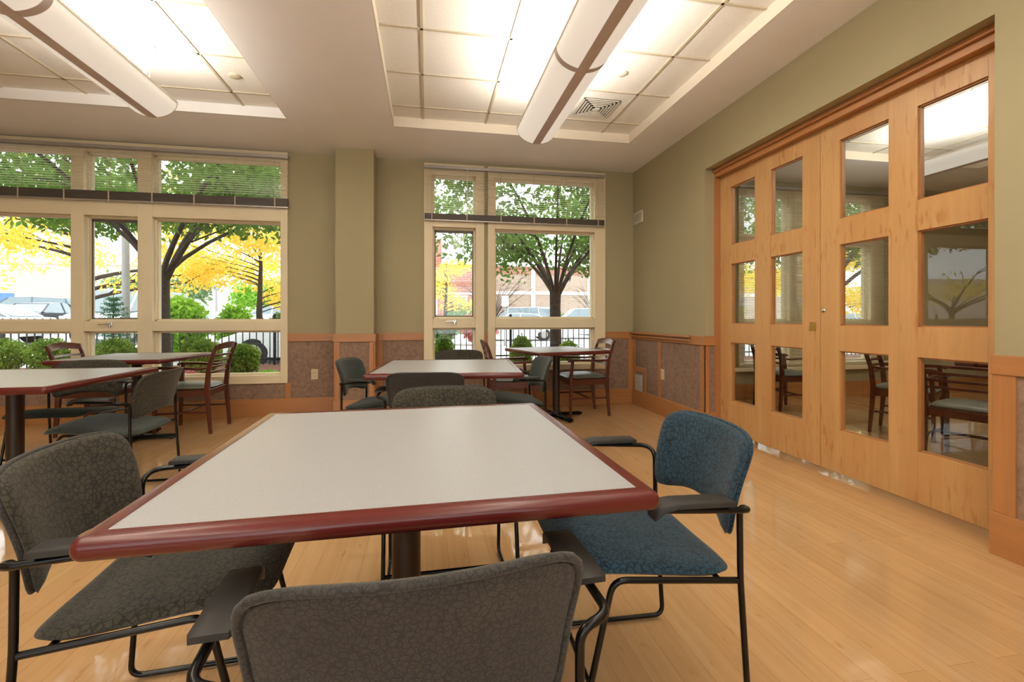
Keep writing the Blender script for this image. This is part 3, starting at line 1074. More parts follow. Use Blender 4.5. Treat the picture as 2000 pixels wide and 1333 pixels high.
def make_wood_chair(label, loc, rz, group):
    t = empty('wooden_armchair', loc, rz)
    Wd = M['chairwood']
    def sq_loft(mb, pts):
        # pts: (x,y,z,hx,hy)
        mb.loft([[(x - hx, y - hy, z), (x + hx, y - hy, z), (x + hx, y + hy, z), (x - hx, y + hy, z)] for x, y, z, hx, hy in pts])
    for s in (-1, 1):
        mb = MB()
        sq_loft(mb, [(0.205 * s, -0.235, 0.0, 0.012, 0.013), (0.207 * s, -0.215, 0.25, 0.014, 0.018), (0.208 * s, -0.205, 0.42, 0.0145, 0.021), (0.210 * s, -0.222, 0.60, 0.0135, 0.019), (0.213 * s, -0.262, 0.74, 0.012, 0.016), (0.215 * s, -0.292, 0.815, 0.011, 0.014)])
        mb.build('rear_post', Wd, t, bevel=0.004)
        mb = MB()
        sq_loft(mb, [(0.225 * s, 0.215, 0.0, 0.013, 0.013), (0.228 * s, 0.210, 0.42, 0.0165, 0.0165), (0.235 * s, 0.195, 0.605, 0.014, 0.016)])
        mb.build('front_leg', Wd, t, bevel=0.004)
        mb = MB()
        mb.loft([[(xc - w_, y, z), (xc + w_, y, z), (xc + w_, y, z - th), (xc - w_, y, z - th)] for xc, y, z, w_, th in ((0.236 * s, 0.245, 0.612, 0.020, 0.02), (0.238 * s, 0.20, 0.626, 0.024, 0.024), (0.236 * s, 0.05, 0.622, 0.022, 0.024), (0.224 * s, -0.12, 0.612, 0.016, 0.022), (0.214 * s, -0.215, 0.618, 0.013, 0.02))])
        mb.build('arm', Wd, t, bevel=0.005)
        mb = MB()
        mb.tube([(0.208 * s, -0.205, 0.20), (0.226 * s, 0.205, 0.20)], 0.010, 8)
        mb.build('side_stretcher', Wd, t, smooth=True)
    mb = MB()
    mb.box(-0.21, 0.21, 0.198, 0.218, 0.345, 0.405); mb.box(-0.20, 0.20, -0.215, -0.195, 0.345, 0.405)
    for s in (-1, 1):
        mb.loft([[(xx - 0.009, yy, 0.345), (xx + 0.009, yy, 0.345), (xx + 0.009, yy, 0.405), (xx - 0.009, yy, 0.405)] for xx, yy in ((0.205 * s, -0.205), (0.224 * s, 0.208))])
    mb.build('seat_rail', Wd, t, bevel=0.003)
    mb = MB()
    mb.tube([(-0.217, 0.0, 0.20), (0.217, 0.0, 0.20)], 0.010, 8)
    mb.build('cross_stretcher', Wd, t, smooth=True)
    def wsf(u, v):
        return (u * (0.212 + 0.012 * v), 0.005 + v * 0.222, 0.420 + 0.016 * (1 - u * u) * (1 - v * v))
    pad(surf(wsf), 0, 0.024, edge=5).build('seat_cushion', M['seatvinyl'], t, smooth=True)
    def slat(z0, z1, dy, nm, bow=0.03):
        mb = MB()
        rings = []
        for k in range(11):
            u = -1 + 2 * k / 10
            yy = dy - bow * (1 - u * u)
            za = z0 + (0.018 * (1 - u * u) if nm == 'top_rail' else 0.004 * (1 - u * u))
            zb_ = z1 + (0.022 * (1 - u * u) if nm == 'top_rail' else 0.004 * (1 - u * u))
            lean = 0.30 * (zb_ - za)
            rings.append([(u * 0.208, yy - 0.007, za), (u * 0.208, yy + 0.007, za), (u * 0.208, yy + 0.007 - lean, zb_), (u * 0.208, yy - 0.007 - lean, zb_)])
        mb.loft(rings)
        mb.build(nm, Wd, t, bevel=0.002)
    slat(0.758, 0.815, -0.268, 'top_rail')
    for z in (0.545, 0.597, 0.649, 0.701):
        slat(z, z + 0.020, -0.207 - 0.26 * max(0, z - 0.56) * 1.1, 'back_slat', 0.025)
    tag(t, label, 'chair', group)
    return t
GW = 'dark cherry slat-back armchairs'
WC = [
    ('dark cherry slat-back armchair in front of the corner wall, right of the small window table', (1.705, 4.965, 0), 92),
    ('dark cherry slat-back armchair between the second table and the small window table', (0.875, 4.86, 0), -90),
    ('dark cherry slat-back armchair standing clear at the end of the wide window', (-2.185, 4.885, 0), 90),
    ('dark cherry slat-back armchair behind the wide window table, top rail showing over the tabletop', (-3.02, 4.99, 0), -86),
    ('wooden armchair on the window side of the adjoining room table', (4.35, 3.55, 0), -150),
    ('wooden armchair nearest the glass in the last door pane, adjoining room', (4.30, 2.00, 0), -8),
    ('wooden armchair on the far side of the adjoining room table', (5.26, 2.78, 0), 110),
    ('wooden armchair under the adjoining room table, back to the glazed doors', (3.90, 2.70, 0), -72),
    ('wooden chair standing against the adjoining room window wall', (4.10, 4.75, 0), -90),
]
for lab, loc, a in WC:
    make_wood_chair(lab, loc, R(a), GW)

# ------------------------------------------------------------------ OUTDOORS
def gz(x, y):
    return -0.10 + 0.030 * max(0.0, min(y, 70) - 10.4) * max(0.0, min(1.0, (2 - x) / 14))
gm = MB()
gxs = [-110, -80, -60, -40, -30, -20, -16, -12, -10, -8, -6, -4, -2, 0, 2, 10, 40, 90]
gys = [10.4, 12, 14, 17, 20, 25, 30, 40, 50, 70, 120]
gv_ = [[gm.bm.verts.new((a, b_, gz(a, b_))) for b_ in gys] for a in gxs]
for i in range(len(gxs) - 1):
    for j in range(len(gys) - 1):
        gm.bm.faces.new((gv_[i][j], gv_[i + 1][j], gv_[i + 1][j + 1], gv_[i][j + 1]))
struct(gm.build('ground', M['asphalt'], smooth=True))
struct(box_obj('ground_mulch_bed', [(-40, 40, YB + 0.165, 10.2, -0.2, 0.13)], M['mulch']))
struct(box_obj('kerb', [(-40, 40, 10.2, 10.42, -0.25, 0.05)], M['kerb']))
struct(box_obj('lawn', [(1.0, 60, 34.0, 39.0, -0.2, -0.04)], M['grass']))

# iron fence in sections
FY = 10.0
x = -15.0
k = 0
while x < 21:
    t = empty('fence_section', (x, FY, 0.13))
    p = MB()
    for i in range(19):
        xx = 0.06 + i * 0.125
        p.box(xx - 0.008, xx + 0.008, -0.008, 0.008, 0.0, 0.93)
    p.build('picket_panel', M['iron'], t)
    r_ = MB()
    r_.box(0.026, 2.374, -0.014, 0.014, 0.10, 0.13); r_.box(0.026, 2.374, -0.014, 0.014, 0.80, 0.83)
    r_.build('rail', M['iron'], t)
    po = MB()
    po.box(-0.024, 0.024, -0.024, 0.024, -0.03, 0.96)
    po.lathe([(0.02, 0.96), (0.036, 0.99), (0.02, 1.02), (0.003, 1.03)], 10)
    po.build('post', M['iron'], t)
    tag(t, 'black iron picket fence section running behind the clipped shrubs', 'fence', 'iron fence sections outside the windows')
    x += 2.4

def leaves(mb, c, rad, n, size, rng, shell=0.0, flat=1.0, asp=0.45):
    bm = mb.bm
    for _ in range(n):
        while True:
            p = Vector((rng.uniform(-1, 1), rng.uniform(-1, 1), rng.uniform(-1, 1)))
            l = p.length
            if l <= 1 and l >= shell:
                break
        q = Vector((c[0] + p.x * rad[0], c[1] + p.y * rad[1], c[2] + p.z * rad[2]))
        a = Vector((rng.gauss(0, 1), rng.gauss(0, 1), rng.gauss(0, 1) * flat - 0.4))
        if a.length < 1e-4:
            continue
        a.normalize()
        b_ = a.orthogonal().normalized()
        b_ = Matrix.Rotation(rng.uniform(0, 2 * PI), 3, a) @ b_
        s = size * rng.uniform(0.7, 1.3)
        w_ = s * asp
        vs = [bm.verts.new(v) for v in (q, q + a * s * 0.45 + b_ * w_ * 0.5, q + a * s, q + a * s * 0.45 - b_ * w_ * 0.5)]
        bm.faces.new(vs)

def tree(name, base, trunk_h, trunk_r, nb, spread, top, clusters, leafmat_, lsize, label, seed, cr=0.55, ln=130, group=None, leader=False, low=None, asp=0.42, bt=0.36, box=None):
    rng = random.Random(seed)
    t = empty(name, base)
    tr = MB()
    if leader:
        tr.tube([(0, 0, -0.15), (0.02, 0, trunk_h * 0.5), (-0.02, 0.01, trunk_h), (0.03, 0, trunk_h + (top - trunk_h) * 0.5), (0, 0, top)], [trunk_r * 1.1, trunk_r, trunk_r * 0.8, trunk_r * 0.5, trunk_r * 0.12], 12)
    else:
        tr.tube([(0, 0, -0.15), (0.01, 0, trunk_h * 0.35), (0.0, 0.01, trunk_h * 0.8), (0, 0, trunk_h * 1.02)], [trunk_r * 1.15, trunk_r * 0.98, trunk_r * 0.9, trunk_r * 0.95], 14)
    ends = []
    for i in range(nb):
        a = 2 * PI * (i + rng.uniform(-0.25, 0.25)) / nb
        sp = spread * rng.uniform(0.45, 1.0)
        zt = top * rng.uniform(0.72, 1.0)
        p0 = Vector((math.cos(a) * trunk_r * 0.3, math.sin(a) * trunk_r * 0.3, trunk_h * rng.uniform(0.86, 1.0)))
        if leader:
            h0 = trunk_h + (top - trunk_h) * 0.8 * i / nb
            p0 = Vector((0, 0, h0))
            sp *= 1 - 0.5 * i / nb
            zt = h0 + sp * 0.22
        p3 = Vector((math.cos(a) * sp, math.sin(a) * sp, zt))
        p1 = p0 + Vector((math.cos(a) * sp * 0.18, math.sin(a) * sp * 0.18, (zt - p0.z) * 0.40))
        p2 = p0.lerp(p3, 0.62) + Vector((rng.uniform(-.12, .12), rng.uniform(-.12, .12), (zt - p0.z) * 0.10))
        pts = []
        for k in range(9):
            s = k / 8
            pts.append(p0 * (1 - s) ** 3 + p1 * 3 * s * (1 - s) ** 2 + p2 * 3 * s * s * (1 - s) + p3 * s ** 3)
        r0 = trunk_r * rng.uniform(bt * 0.8, bt * 1.25)
        tr.tube(pts, [r0 * (1 - 0.85 * k / 8) for k in range(9)], 8)
        for k in (4, 5, 6, 7, 8):
            ends.append((pts[k], 0.35))
        for j in range(4):
            k = rng.randint(2, 7)
            q0 = pts[k]
            aa = a + rng.uniform(-1.3, 1.3)
            ll = spread * rng.uniform(0.22, 0.5)
            q1 = q0 + Vector((math.cos(aa) * ll, math.sin(aa) * ll, rng.uniform(-0.1, 0.45) * ll))
            qm = q0.lerp(q1, 0.5) + Vector((0, 0, 0.12 * ll))
            tr.tube([q0, qm, q1], [r0 * 0.30, r0 * 0.2, r0 * 0.07], 6)
            ends += [(qm, 0.3), (q1, 0.5)]
    tr.build('trunk', M['bark'], t, smooth=True)
    lf = MB()
    for i in range(clusters):
        e_, _ = ends[rng.randrange(len(ends))]
        c = e_ + Vector((rng.gauss(0, 0.28), rng.gauss(0, 0.28), rng.gauss(0, 0.16))) * cr * 1.6
        if low is not None and c.z < low:
            c.z = low + rng.uniform(0, 0.3)
        leaves(lf, c, (cr, cr, cr * 0.45), ln, lsize, rng, asp=asp)
    if clusters:
        o = lf.build('foliage', leafmat_, t)
    tag(t, label, 'tree', group)
    return t

tree('green_tree', (-4.40, 8.75, 0.10), 1.72, 0.125, 9, 4.3, 4.8, 260, M['leaf_g'], 0.14, 'green-leaved tree with dark forked trunk outside the wide window', 4, cr=0.62, ln=85, low=2.45, bt=0.34)
tree('green_tree', (2.42, 8.60, 0.10), 1.45, 0.115, 10, 2.8, 4.6, 185, M['leaf_g'], 0.13, 'green vase-shaped tree outside the paired window near the corner', 19, cr=0.52, ln=70, low=1.85, bt=0.32)
tree('green_tree', (8.9, 9.0, 0.10), 1.6, 0.12, 9, 2.8, 4.4, 120, M['leaf_g'], 0.14, 'green tree outside the adjoining room window, seen through the door panes', 23, cr=0.6, ln=80, low=2.1, bt=0.34)
tree('yellow_tree', (-9.35, 14.9, gz(-9.3, 14.9)), 1.55, 0.16, 9, 5.2, 4.6, 120, M['leaf_y'], 0.16, 'yellow autumn tree seen through the narrow casement pane', 22, cr=0.58, ln=46, low=1.95, leader=True, bt=0.34)
tree('yellow_tree', (-4.95, 15.1, gz(-4.95, 15.1)), 1.25, 0.105, 16, 3.5, 4.0, 165, M['leaf_y'], 0.15, 'yellow autumn tree with slim trunk at the right end of the wide window', 5, cr=0.52, ln=44, low=1.45, leader=True, bt=0.2)
tree('yellow_tree', (-14.6, 14.6, gz(-14, 14.6)), 1.4, 0.10, 8, 3.6, 2.9, 34, M['leaf_y'], 0.15, 'thin bare-branched yellow tree outside the leftmost pane', 8, cr=0.6, ln=36, low=1.7, bt=0.4)
tree('yellow_tree', (0.72, 18.2, -0.03), 1.3, 0.08, 12, 1.5, 3.6, 60, M['leaf_y'], 0.13, 'small yellow tree before the red brick building', 12, cr=0.45, ln=44, low=1.5, leader=True, bt=0.35)
tree('yellow_tree', (14.2, 14.6, -0.10), 1.3, 0.11, 14, 3.2, 4.0, 170, M['leaf_y'], 0.16, 'yellow tree outside the adjoining room window, seen through the door panes', 31, cr=0.55, ln=52, low=1.3, leader=True, bt=0.28)
tree('bare_tree', (4.6, 32.5, -0.10), 0.9, 0.10, 22, 3.2, 4.4, 0, M['leaf_y'], 0.1, 'leafless twiggy tree in front of the tan brick wall', 13, bt=0.35)
tree('bare_tree', (12.6, 33.5, -0.10), 0.9, 0.10, 18, 2.6, 4.0, 0, M['leaf_y'], 0.1, 'leafless twiggy tree behind the pale pickup right of the vase-shaped trunk', 14, bt=0.35)
for i, (x, y, h, s_, lab) in enumerate(((-18.5, 40, 4.6, 31, 'distant green tree behind the lamp posts, tallest'), (-13.6, 42, 3.6, 32, 'distant rounded green tree behind the yellow tree'), (-9.0, 43, 3.6, 33, 'distant green tree at the end of the wide window view'), (-23.4, 43, 3.8, 34, 'distant green tree beside the pale building'))):
    rng = random.Random(s_)
    t = empty('distant_tree', (x, y, gz(x, y)))
    MB().tube([(0, 0, 0), (0, 0, h * 0.5)], [0.16, 0.1], 8).build('trunk', M['bark'], t)
    lf = MB()
    for k in range(26):
        c = (rng.uniform(-1.6, 1.6), rng.uniform(-1.2, 1.2), h * rng.uniform(0.35, 0.9))
        leaves(lf, c, (0.9, 0.9, 0.7), 80, 0.28, rng, asp=0.7)
    lf.build('foliage', M['leaf_far'] if i != 1 else M['leaf_lime'], t)
    tag(t, lab, 'tree', 'distant trees beyond the car park')

def shrub(name, loc, rx, rz, mat, n, size, label, group, seed, ry=None, stems=True):
    rng = random.Random(seed)
    ry = ry or rx
    t = empty(name, loc)
    if stems:
        s = MB()
        for k in range(7):
            a = rng.uniform(0, 2 * PI)
            s.tube([(0.03 * math.cos(a), 0.03 * math.sin(a), -0.03), (rx * 0.5 * math.cos(a), ry * 0.5 * math.sin(a), rz * 1.0)], [0.010, 0.006], 6)
        s.build('stems', M['bark'], t)
    lf = MB()
    leaves(lf, (0, 0, rz * 1.12), (rx, ry, rz), n, size, rng, shell=0.55, asp=0.6)
    leaves(lf, (0, 0, rz * 1.12), (rx * 0.9, ry * 0.9, rz * 0.9), n // 2, size, rng, shell=0.2, asp=0.6)
    lf.build('foliage', mat, t)
    tag(t, label, 'shrub', group)
    return t
GS = 'clipped round shrubs along the window bed'
SH = [
    (-6.88, 8.99, 0.36, 0.29, 'clipped shrub cut by the left picture edge'),
    (-6.08, 8.84, 0.31, 0.29, 'clipped shrub behind the wooden chair top, lower left pane'),
    (-5.02, 8.65, 0.31, 0.29, 'clipped shrub below the casement pane'),
    (-4.02, 9.10, 0.25, 0.28, 'clipped shrub behind the dark tree trunk'),
    (-3.58, 8.38, 0.25, 0.28, 'clipped shrub between the dark trunk and the window chair'),
    (-2.78, 7.75, 0.24, 0.26, 'round clipped shrub right of the clear-standing window chair'),
    (0.27, 7.68, 0.17, 0.31, 'clipped shrub below the narrow pane of the paired window'),
    (1.52, 7.44, 0.19, 0.31, 'clipped shrub left of the vase-shaped tree trunk'),
    (2.42, 7.75, 0.19, 0.26, 'clipped shrub right of the vase-shaped tree trunk'),
]
for i, (x, y, rx, rz, lab) in enumerate(SH):
    shrub('clipped_shrub', (x, y, 0.13), rx, rz, M['leaf_box'], 2600, 0.045, lab, GS, 100 + i)
shrub('lime_shrub', (-6.45, 13.7, gz(-6.35, 13.7)), 0.62, 0.80, M['leaf_lime'], 1700, 0.16, 'bright lime shrub beyond the fence, wider one', 'lime shrubs beyond the fence', 201)
shrub('lime_shrub', (-5.22, 14.0, gz(-5.3, 14.0)), 0.42, 0.70, M['leaf_lime'], 1500, 0.16, 'bright lime shrub beyond the fence, beside the slim yellow tree', 'lime shrubs beyond the fence', 202)
shrub('lime_shrub', (-3.9, 14.2, gz(-3.9, 14.2)), 0.6, 0.62, M['leaf_g'], 1500, 0.16, 'darker green shrub at the right edge of the wide window view', 'lime shrubs beyond the fence', 203)
shrub('far_shrub', (0.55, 20.3, -0.03), 0.75, 0.55, M['leaf_far'], 1500, 0.16, 'dark green shrub under the small yellow tree', 'shrubs before the brick buildings', 204)
shrub('far_shrub', (2.25, 20.0, -0.03), 0.85, 0.65, M['leaf_red'], 1700, 0.15, 'pinkish red shrub before the red brick building', 'shrubs before the brick buildings', 205)
shrub('far_shrub', (3.2, 37.0, -0.04), 2.0, 1.0, M['leaf_far'], 1600, 0.18, 'green shrub behind the white van', 'shrubs before the brick buildings', 206)
shrub('far_shrub', (9.8, 36.5, -0.04), 2.2, 0.8, M['leaf_far'], 1400, 0.18, 'low yellowish green shrub before the tan wall', 'shrubs before the brick buildings', 207)
# young spruce
rng = random.Random(77)
t = empty('young_spruce', (-7.3, 12.5, gz(-7.3, 12.5)))
MB().tube([(0, 0, 0), (0, 0, 1.72)], [0.03, 0.006], 8).build('trunk', M['bark'], t)
lf = MB()
for k in range(11):
    z = 0.35 + k * 0.12
    rr_ = 0.62 * (1 - k / 12.5)
    for a in range(12):
        an = a * 2 * PI / 12 + k
        for s in range(7):
            q = rr_ * (s + 1) / 7
            leaves(lf, (q * math.cos(an), q * math.sin(an), z + 0.05 * s / 7), (0.05, 0.05, 0.03), 5, 0.06, rng, asp=0.25)
lf.build('needles', M['leaf_fir'], t)
tag(t, 'small young spruce beyond the fence below the casement pane', 'tree')
# flowering plants and leaf litter
for i, (x, y, mt, lab) in enumerate(((-3.35, 7.2, 'leaf_red', 'low red flowering plant under the window chair shrub'), (1.9, 6.9, 'leaf_red', 'low red flowering plant under the small window table'), (2.45, 6.85, 'leaf_box', 'low green plant beside the red flowers by the corner'), (-2.2, 7.0, 'leaf_lime', 'low strappy green plant at the right end of the wide window'))):
    shrub('flowering_plant', (x, y, 0.13), 0.22, 0.10, M[mt], 260, 0.05, lab, 'low plants in the mulch bed', 300 + i, stems=False)
lf = MB()
rng = random.Random(9)
for k in range(900):
    leaves(lf, (rng.uniform(-16, 8), 10.55 + abs(rng.gauss(0, 0.5)), -0.08), (0.1, 0.1, 0.012), 2, 0.09, rng, flat=0.1, asp=0.7)
tag(lf.build('leaf_litter', M['leaf_or']), 'fallen orange leaves along the kerb behind the fence', 'leaves', kind='stuff')
# dark hedge on the far side of the road (upper edge of the lower panes)
# poles
def pole(name, x, y, h, r, label, arm=True, sign=None):
    t = empty(name, (x, y, gz(x, y)))
    MB().tube([(0, 0, 0), (0, 0, h)], [r, r * 0.8], 12).cyl(0, 0, 0, 0.25, r * 1.9).build('pole_shaft', M['pole'] if not sign else M['alu'], t, smooth=True)
    if arm:
        MB().tube([(-0.35, 0, h), (0.35, 0, h)], 0.03, 8).box(-0.62, -0.25, -0.12, 0.12, h - 0.03, h + 0.06, 0.02).box(0.25, 0.62, -0.12, 0.12, h - 0.03, h + 0.06, 0.02).build('lamp_head', M['pole'], t)
    if sign:
        MB().box(-0.15, 0.15, -0.03, -0.02, h - 0.45, h, 0.002).build('sign_plate', M[sign], t)
    tag(t, label, 'lamp post' if not sign else 'sign')
pole('street_lamp', -7.67, 13.61, 5.2, 0.095, 'thick grey lamp post behind the young spruce')
pole('street_lamp', -15.2, 31.0, 3.15, 0.08, 'white double-headed lamp post among distant trees, nearer the dark trunk')
pole('street_lamp', -12.4, 30.5, 2.75, 0.07, 'short distant lamp post between the two lime shrubs')
pole('parking_sign', 3.22, 19.2, 2.1, 0.03, 'small pale sign on a thin post before the tan wall', arm=False, sign='stone')

# ---- cars
PAINT = {'white': plain('white_car_paint', (0.82, 0.84, 0.86), 0.2, var=0.01), 'silver': plain('silver_car_paint', (0.55, 0.60, 0.63), 0.25, metal=0.3, var=0.01),
         'black': plain('black_car_paint', (0.035, 0.045, 0.06), 0.2, var=0.01), 'blue': plain('slate_car_paint', (0.12, 0.17, 0.24), 0.25, var=0.01), 'red': plain('red_car_paint', (0.55, 0.06, 0.05), 0.25, var=0.01)}
def make_car(kind, paint, loc, rz, label):
    t = empty('parked_car', loc, rz)
    P = PAINT[paint]
    # stations along x (front +): (x, half width, sill z, belt z)
    if kind == 'sedan':
        L_, roof = 2.25, 1.42
        body = [(-2.25, 0.70, 0.42, 0.80), (-2.15, 0.84, 0.28, 0.93), (-1.4, 0.89, 0.24, 0.97), (0, 0.90, 0.22, 0.95), (0.95, 0.89, 0.22, 0.92), (1.75, 0.85, 0.26, 0.80), (2.18, 0.74, 0.34, 0.66), (2.25, 0.62, 0.42, 0.56)]
        cab = [(-1.75, 0.78, 0.62, 0.96, 0.98), (-1.05, 0.80, 0.62, 0.95, 1.36), (-0.2, 0.80, 0.63, 0.94, roof), (0.35, 0.80, 0.62, 0.93, roof - 0.03), (1.15, 0.78, 0.62, 0.90, 0.92)]
    elif kind == 'suv':
        L_, roof = 2.3, 1.72
        body = [(-2.3, 0.76, 0.45, 1.02), (-2.22, 0.88, 0.32, 1.10), (-1.4, 0.93, 0.28, 1.12), (0, 0.93, 0.27, 1.08), (1.0, 0.92, 0.27, 1.05), (1.8, 0.88, 0.32, 0.98), (2.22, 0.80, 0.38, 0.88), (2.3, 0.70, 0.46, 0.72)]
        cab = [(-2.2, 0.84, 0.66, 1.10, 1.14), (-1.95, 0.84, 0.68, 1.10, 1.66), (-0.6, 0.84, 0.70, 1.09, roof), (0.35, 0.83, 0.69, 1.07, roof - 0.04), (1.1, 0.82, 0.66, 1.04, 1.06)]
    else:
        L_, roof = 2.5, 1.95
        body = [(-2.5, 0.82, 0.45, 1.15), (-2.45, 0.95, 0.34, 1.22), (-1.4, 0.98, 0.3, 1.22), (0.4, 0.98, 0.3, 1.2), (1.3, 0.96, 0.3, 1.12), (2.1, 0.92, 0.34, 1.02), (2.5, 0.80, 0.44, 0.80)]
        cab = [(-2.42, 0.90, 0.74, 1.21, 1.86), (-2.2, 0.90, 0.76, 1.21, roof), (0.6, 0.90, 0.75, 1.19, roof), (0.95, 0.88, 0.73, 1.17, roof - 0.06), (1.7, 0.86, 0.72, 1.09, 1.12)]
    mb = MB()
    mb.loft([[(x, -w_, s0), (x, -w_ - 0.0, s0 + 0.1), (x, -w_ - 0.02, (s0 + b0) / 2), (x, -w_ + 0.02, b0 - 0.04), (x, -w_ + 0.12, b0), (x, w_ - 0.12, b0), (x, w_ - 0.02, b0 - 0.04), (x, w_ + 0.02, (s0 + b0) / 2), (x, w_, s0 + 0.1), (x, w_, s0)] for x, w_, s0, b0 in body])
    mb.build('car_body', P, t, smooth=True)
    mb = MB()
    mb.loft([[(x, -w0, z0), (x, -w1, z1), (x, w1, z1), (x, w0, z0)] for x, w0, w1, z0, z1 in cab])
    mb.build('car_window', M['carglass'], t)
    mb = MB()
    mid = cab[1:-1]
    mb.loft([[(x, -w1 - 0.01, z1 - 0.02), (x, -w1 + 0.05, z1 + 0.02), (x, w1 - 0.05, z1 + 0.02), (x, w1 + 0.01, z1 - 0.02)] for x, w0, w1, z0, z1 in mid])
    mb.build('car_roof', P, t, smooth=True)
    pl = MB()
    for s in (-1, 1):
        for i in range(len(cab) - 1):
            a, b2 = cab[i], cab[i + 1]
            if i in (0, len(cab) - 2):
                pl.tube([(a[0], s * (a[1 if i == 0 else 2] + 0.005), a[4] if i else a[3]), (b2[0], s * (b2[2] if i == 0 else b2[1]), b2[4] if i == 0 else b2[3])], 0.035, 6)
        c_ = cab[2]
        pl.tube([(c_[0], s * c_[1], c_[3]), (c_[0], s * c_[2], c_[4])], 0.035, 6)
    pl.build('pillar', P, t)
    for x in (-L_ * 0.62, L_ * 0.62):
        for s in (-1, 1):
            w_ = MB()
            rings = []
            for (yy, r_) in ((0.10, 0.29), (0.09, 0.33), (-0.09, 0.33), (-0.10, 0.29)):
                rings.append([(x + r_ * math.cos(2 * PI * k / 20), s * (0.80 + yy), 0.33 + r_ * math.sin(2 * PI * k / 20)) for k in range(20)])
            w_.loft(rings)
            wh = w_.build('wheel', M['tyre'], t, smooth=True)
            hb = MB()
            hb.loft([[(x + r_ * math.cos(2 * PI * k / 20), s * (0.80 + yy), 0.33 + r_ * math.sin(2 * PI * k / 20)) for k in range(20)] for yy, r_ in ((0.095, 0.20), (0.115, 0.17))])
            hb.build('hub_cap', M['alu'], wh)
    tl = MB()
    zz = body[1][3] - 0.14
    for s in (-1, 1):
        tl.box(-L_ - 0.03, -L_ + 0.12, s * 0.72 - 0.13, s * 0.72 + 0.13, zz - 0.10, zz + 0.08, 0.02)
    tl.build('tail_lamp', M['lampred'], t)
    hl = MB()
    zz = body[-2][3] - 0.12
    for s in (-1, 1):
        hl.box(L_ - 0.18, L_ + 0.02, s * 0.62 - 0.13, s * 0.62 + 0.13, zz - 0.06, zz + 0.05, 0.02)
    hl.build('head_lamp', M['chrome'], t)
    tag(t, label, 'car', 'cars parked beyond the fence')
CARS = [
    ('sedan', 'white', -15.6, 19.0, 184, 'white car nearest the fence at the left picture edge'),
    ('suv', 'blue', -21.5, 29.5, 195, 'dark sport utility car behind the white one, left pane'),
    ('sedan', 'black', -18.3, 26.5, 95, 'black car with red tail lamp behind the left pane'),
    ('sedan', 'white', -27.0, 33.5, 190, 'white car farthest left under the blue sign'),
    ('van', 'silver', -11.3, 20.5, 268, 'pale silver van behind the spruce and lamp post'),
    ('suv', 'silver', -11.8, 25.6, 12, 'silver car partly hidden by the dark trunk'),
    ('sedan', 'white', -9.0, 29.8, 175, 'white car between dark trunk and lime shrub'),
    ('sedan', 'white', -2.6, 12.6, 180, 'white car close behind the fence at the end of the wide window'),
    ('sedan', 'white', 4.6, 24.0, 172, 'white low car at the left of the paired window view'),
    ('van', 'white', 7.0, 34.5, 130, 'white van before the green shrub, left of the vase-shaped trunk'),
    ('suv', 'white', 8.6, 25.6, 170, 'white pickup-like car overlapping the vase-shaped tree trunk'),
    ('suv', 'silver', 11.6, 30.2, 92, 'pale sport utility car seen from behind, right of the tree trunk'),
    ('sedan', 'silver', 21.0, 20.5, 175, 'silver car outside the adjoining room window'),
    ('sedan', 'blue', 14.2, 30.0, 95, 'slate blue car at the right end of the paired window view'),
]
for kind_, paint_, cx_, cy_, a_, lab in CARS:
    make_car(kind_, paint_, (cx_, cy_, gz(cx_, cy_)), R(a_), lab)

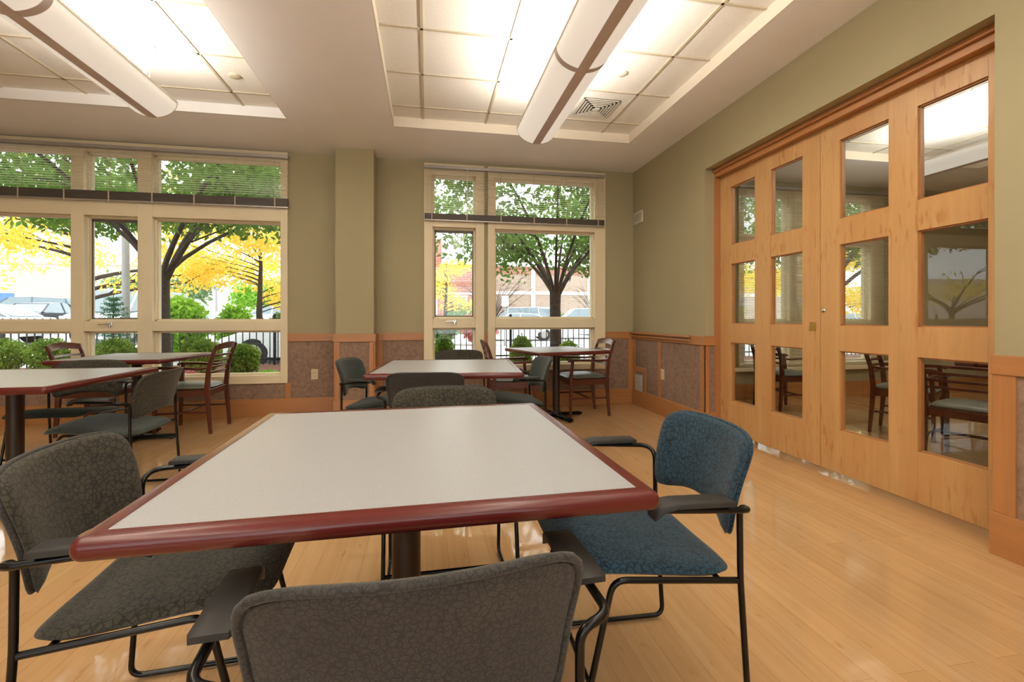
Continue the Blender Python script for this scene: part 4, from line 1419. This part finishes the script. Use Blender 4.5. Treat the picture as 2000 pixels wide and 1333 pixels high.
# ---- buildings
def building(name, x0, x1, y0, y1, h, mat, label, wins=(), pilasters=(), bands=(), para=None):
    t = empty(name, ((x0 + x1) / 2, y0, -0.1))
    hx = (x1 - x0) / 2
    MB().box(-hx, hx, 0, y1 - y0, 0, h).build('wall', M[mat], t)
    MB().box(-hx - 0.1, hx + 0.1, -0.12, y1 - y0, h, h + 0.18).build('parapet', M[para or 'stone'], t)
    for (xx, w_, z0, z1) in wins:
        f = MB()
        a = xx - (x0 + x1) / 2
        f.box(a - w_ / 2 - 0.1, a + w_ / 2 + 0.1, -0.08, 0.0, z0 - 0.12, z0); f.box(a - w_ / 2 - 0.1, a + w_ / 2 + 0.1, -0.08, 0.0, z1, z1 + 0.12)
        for q in (-1, 0, 1):
            f.box(a + q * w_ / 2 - 0.06, a + q * w_ / 2 + 0.06, -0.08, 0.0, z0, z1)
        fo = f.build('window_frame', M['stone'], t)
        MB().box(a - w_ / 2, a + w_ / 2, -0.03, -0.01, z0, z1).build('window_pane', M['carglass'], fo)
    for xx in pilasters:
        a = xx - (x0 + x1) / 2
        MB().box(a - 0.22, a + 0.22, -0.12, 0, 0, h).build('pilaster', M['stone'], t)
    for (z0, z1, mt) in bands:
        MB().box(-hx, hx, -0.06, 0, z0, z1).build('band', M[mt], t)
    tag(t, label, 'building')
    return t
building('brick_hall', 6.5, 40, 46, 60, 6.2, 'tanbrick', 'long tan brick building with pale pilasters behind the cars', pilasters=(10.6, 16.6, 22.6), bands=((3.55, 3.9, 'stone'), (5.6, 6.4, 'redbrick')), para='redbrick')
tb = building('brick_house', -3.0, 5.6, 40, 52, 5.6, 'redbrick', 'red brick building with white-framed windows and a chimney', wins=((2.6, 1.5, 1.6, 3.0), (4.4, 1.0, 3.6, 4.6), (0.2, 1.2, 1.6, 3.0)), bands=((3.2, 3.35, 'stone'),), para='redbrick')
MB().box(-0.65, -0.05, 0.5, 1.4, 5.6, 8.0).build('chimney', M['redbrick'], tb)
building('pale_warehouse', -75, -25, 48, 60, 6.0, 'palebrick', 'long pale warehouse wall behind the left car park', bands=((2.2, 2.35, 'stone'),))
t = box_obj('blue_banner', [(-31.5, -29.8, 40.0, 40.08, 1.9, 2.9), (-31.45, -31.38, 40.0, 40.06, -0.1, 2.0), (-29.92, -29.85, 40.0, 40.06, -0.1, 2.0)], M['bluesign'])
tag(t, 'blue panel on posts before the pale warehouse', 'sign')

# ------------------------------------------------------------------ WORLD
wd = bpy.data.worlds.new('overcast_sky')
sc.world = wd
wd.use_nodes = True
bg = wd.node_tree.nodes['Background']
bg.inputs[0].default_value = (0.96, 0.98, 1.0, 1)
bg.inputs[1].default_value = 2.5
sd = bpy.data.lights.new('sun', 'SUN')
sd.energy = 0.8
sd.angle = R(25)
sd.color = (1, 0.97, 0.92)
so = bpy.data.objects.new('sun', sd)
col.objects.link(so)
so.rotation_euler = (R(38), 0, R(-150))
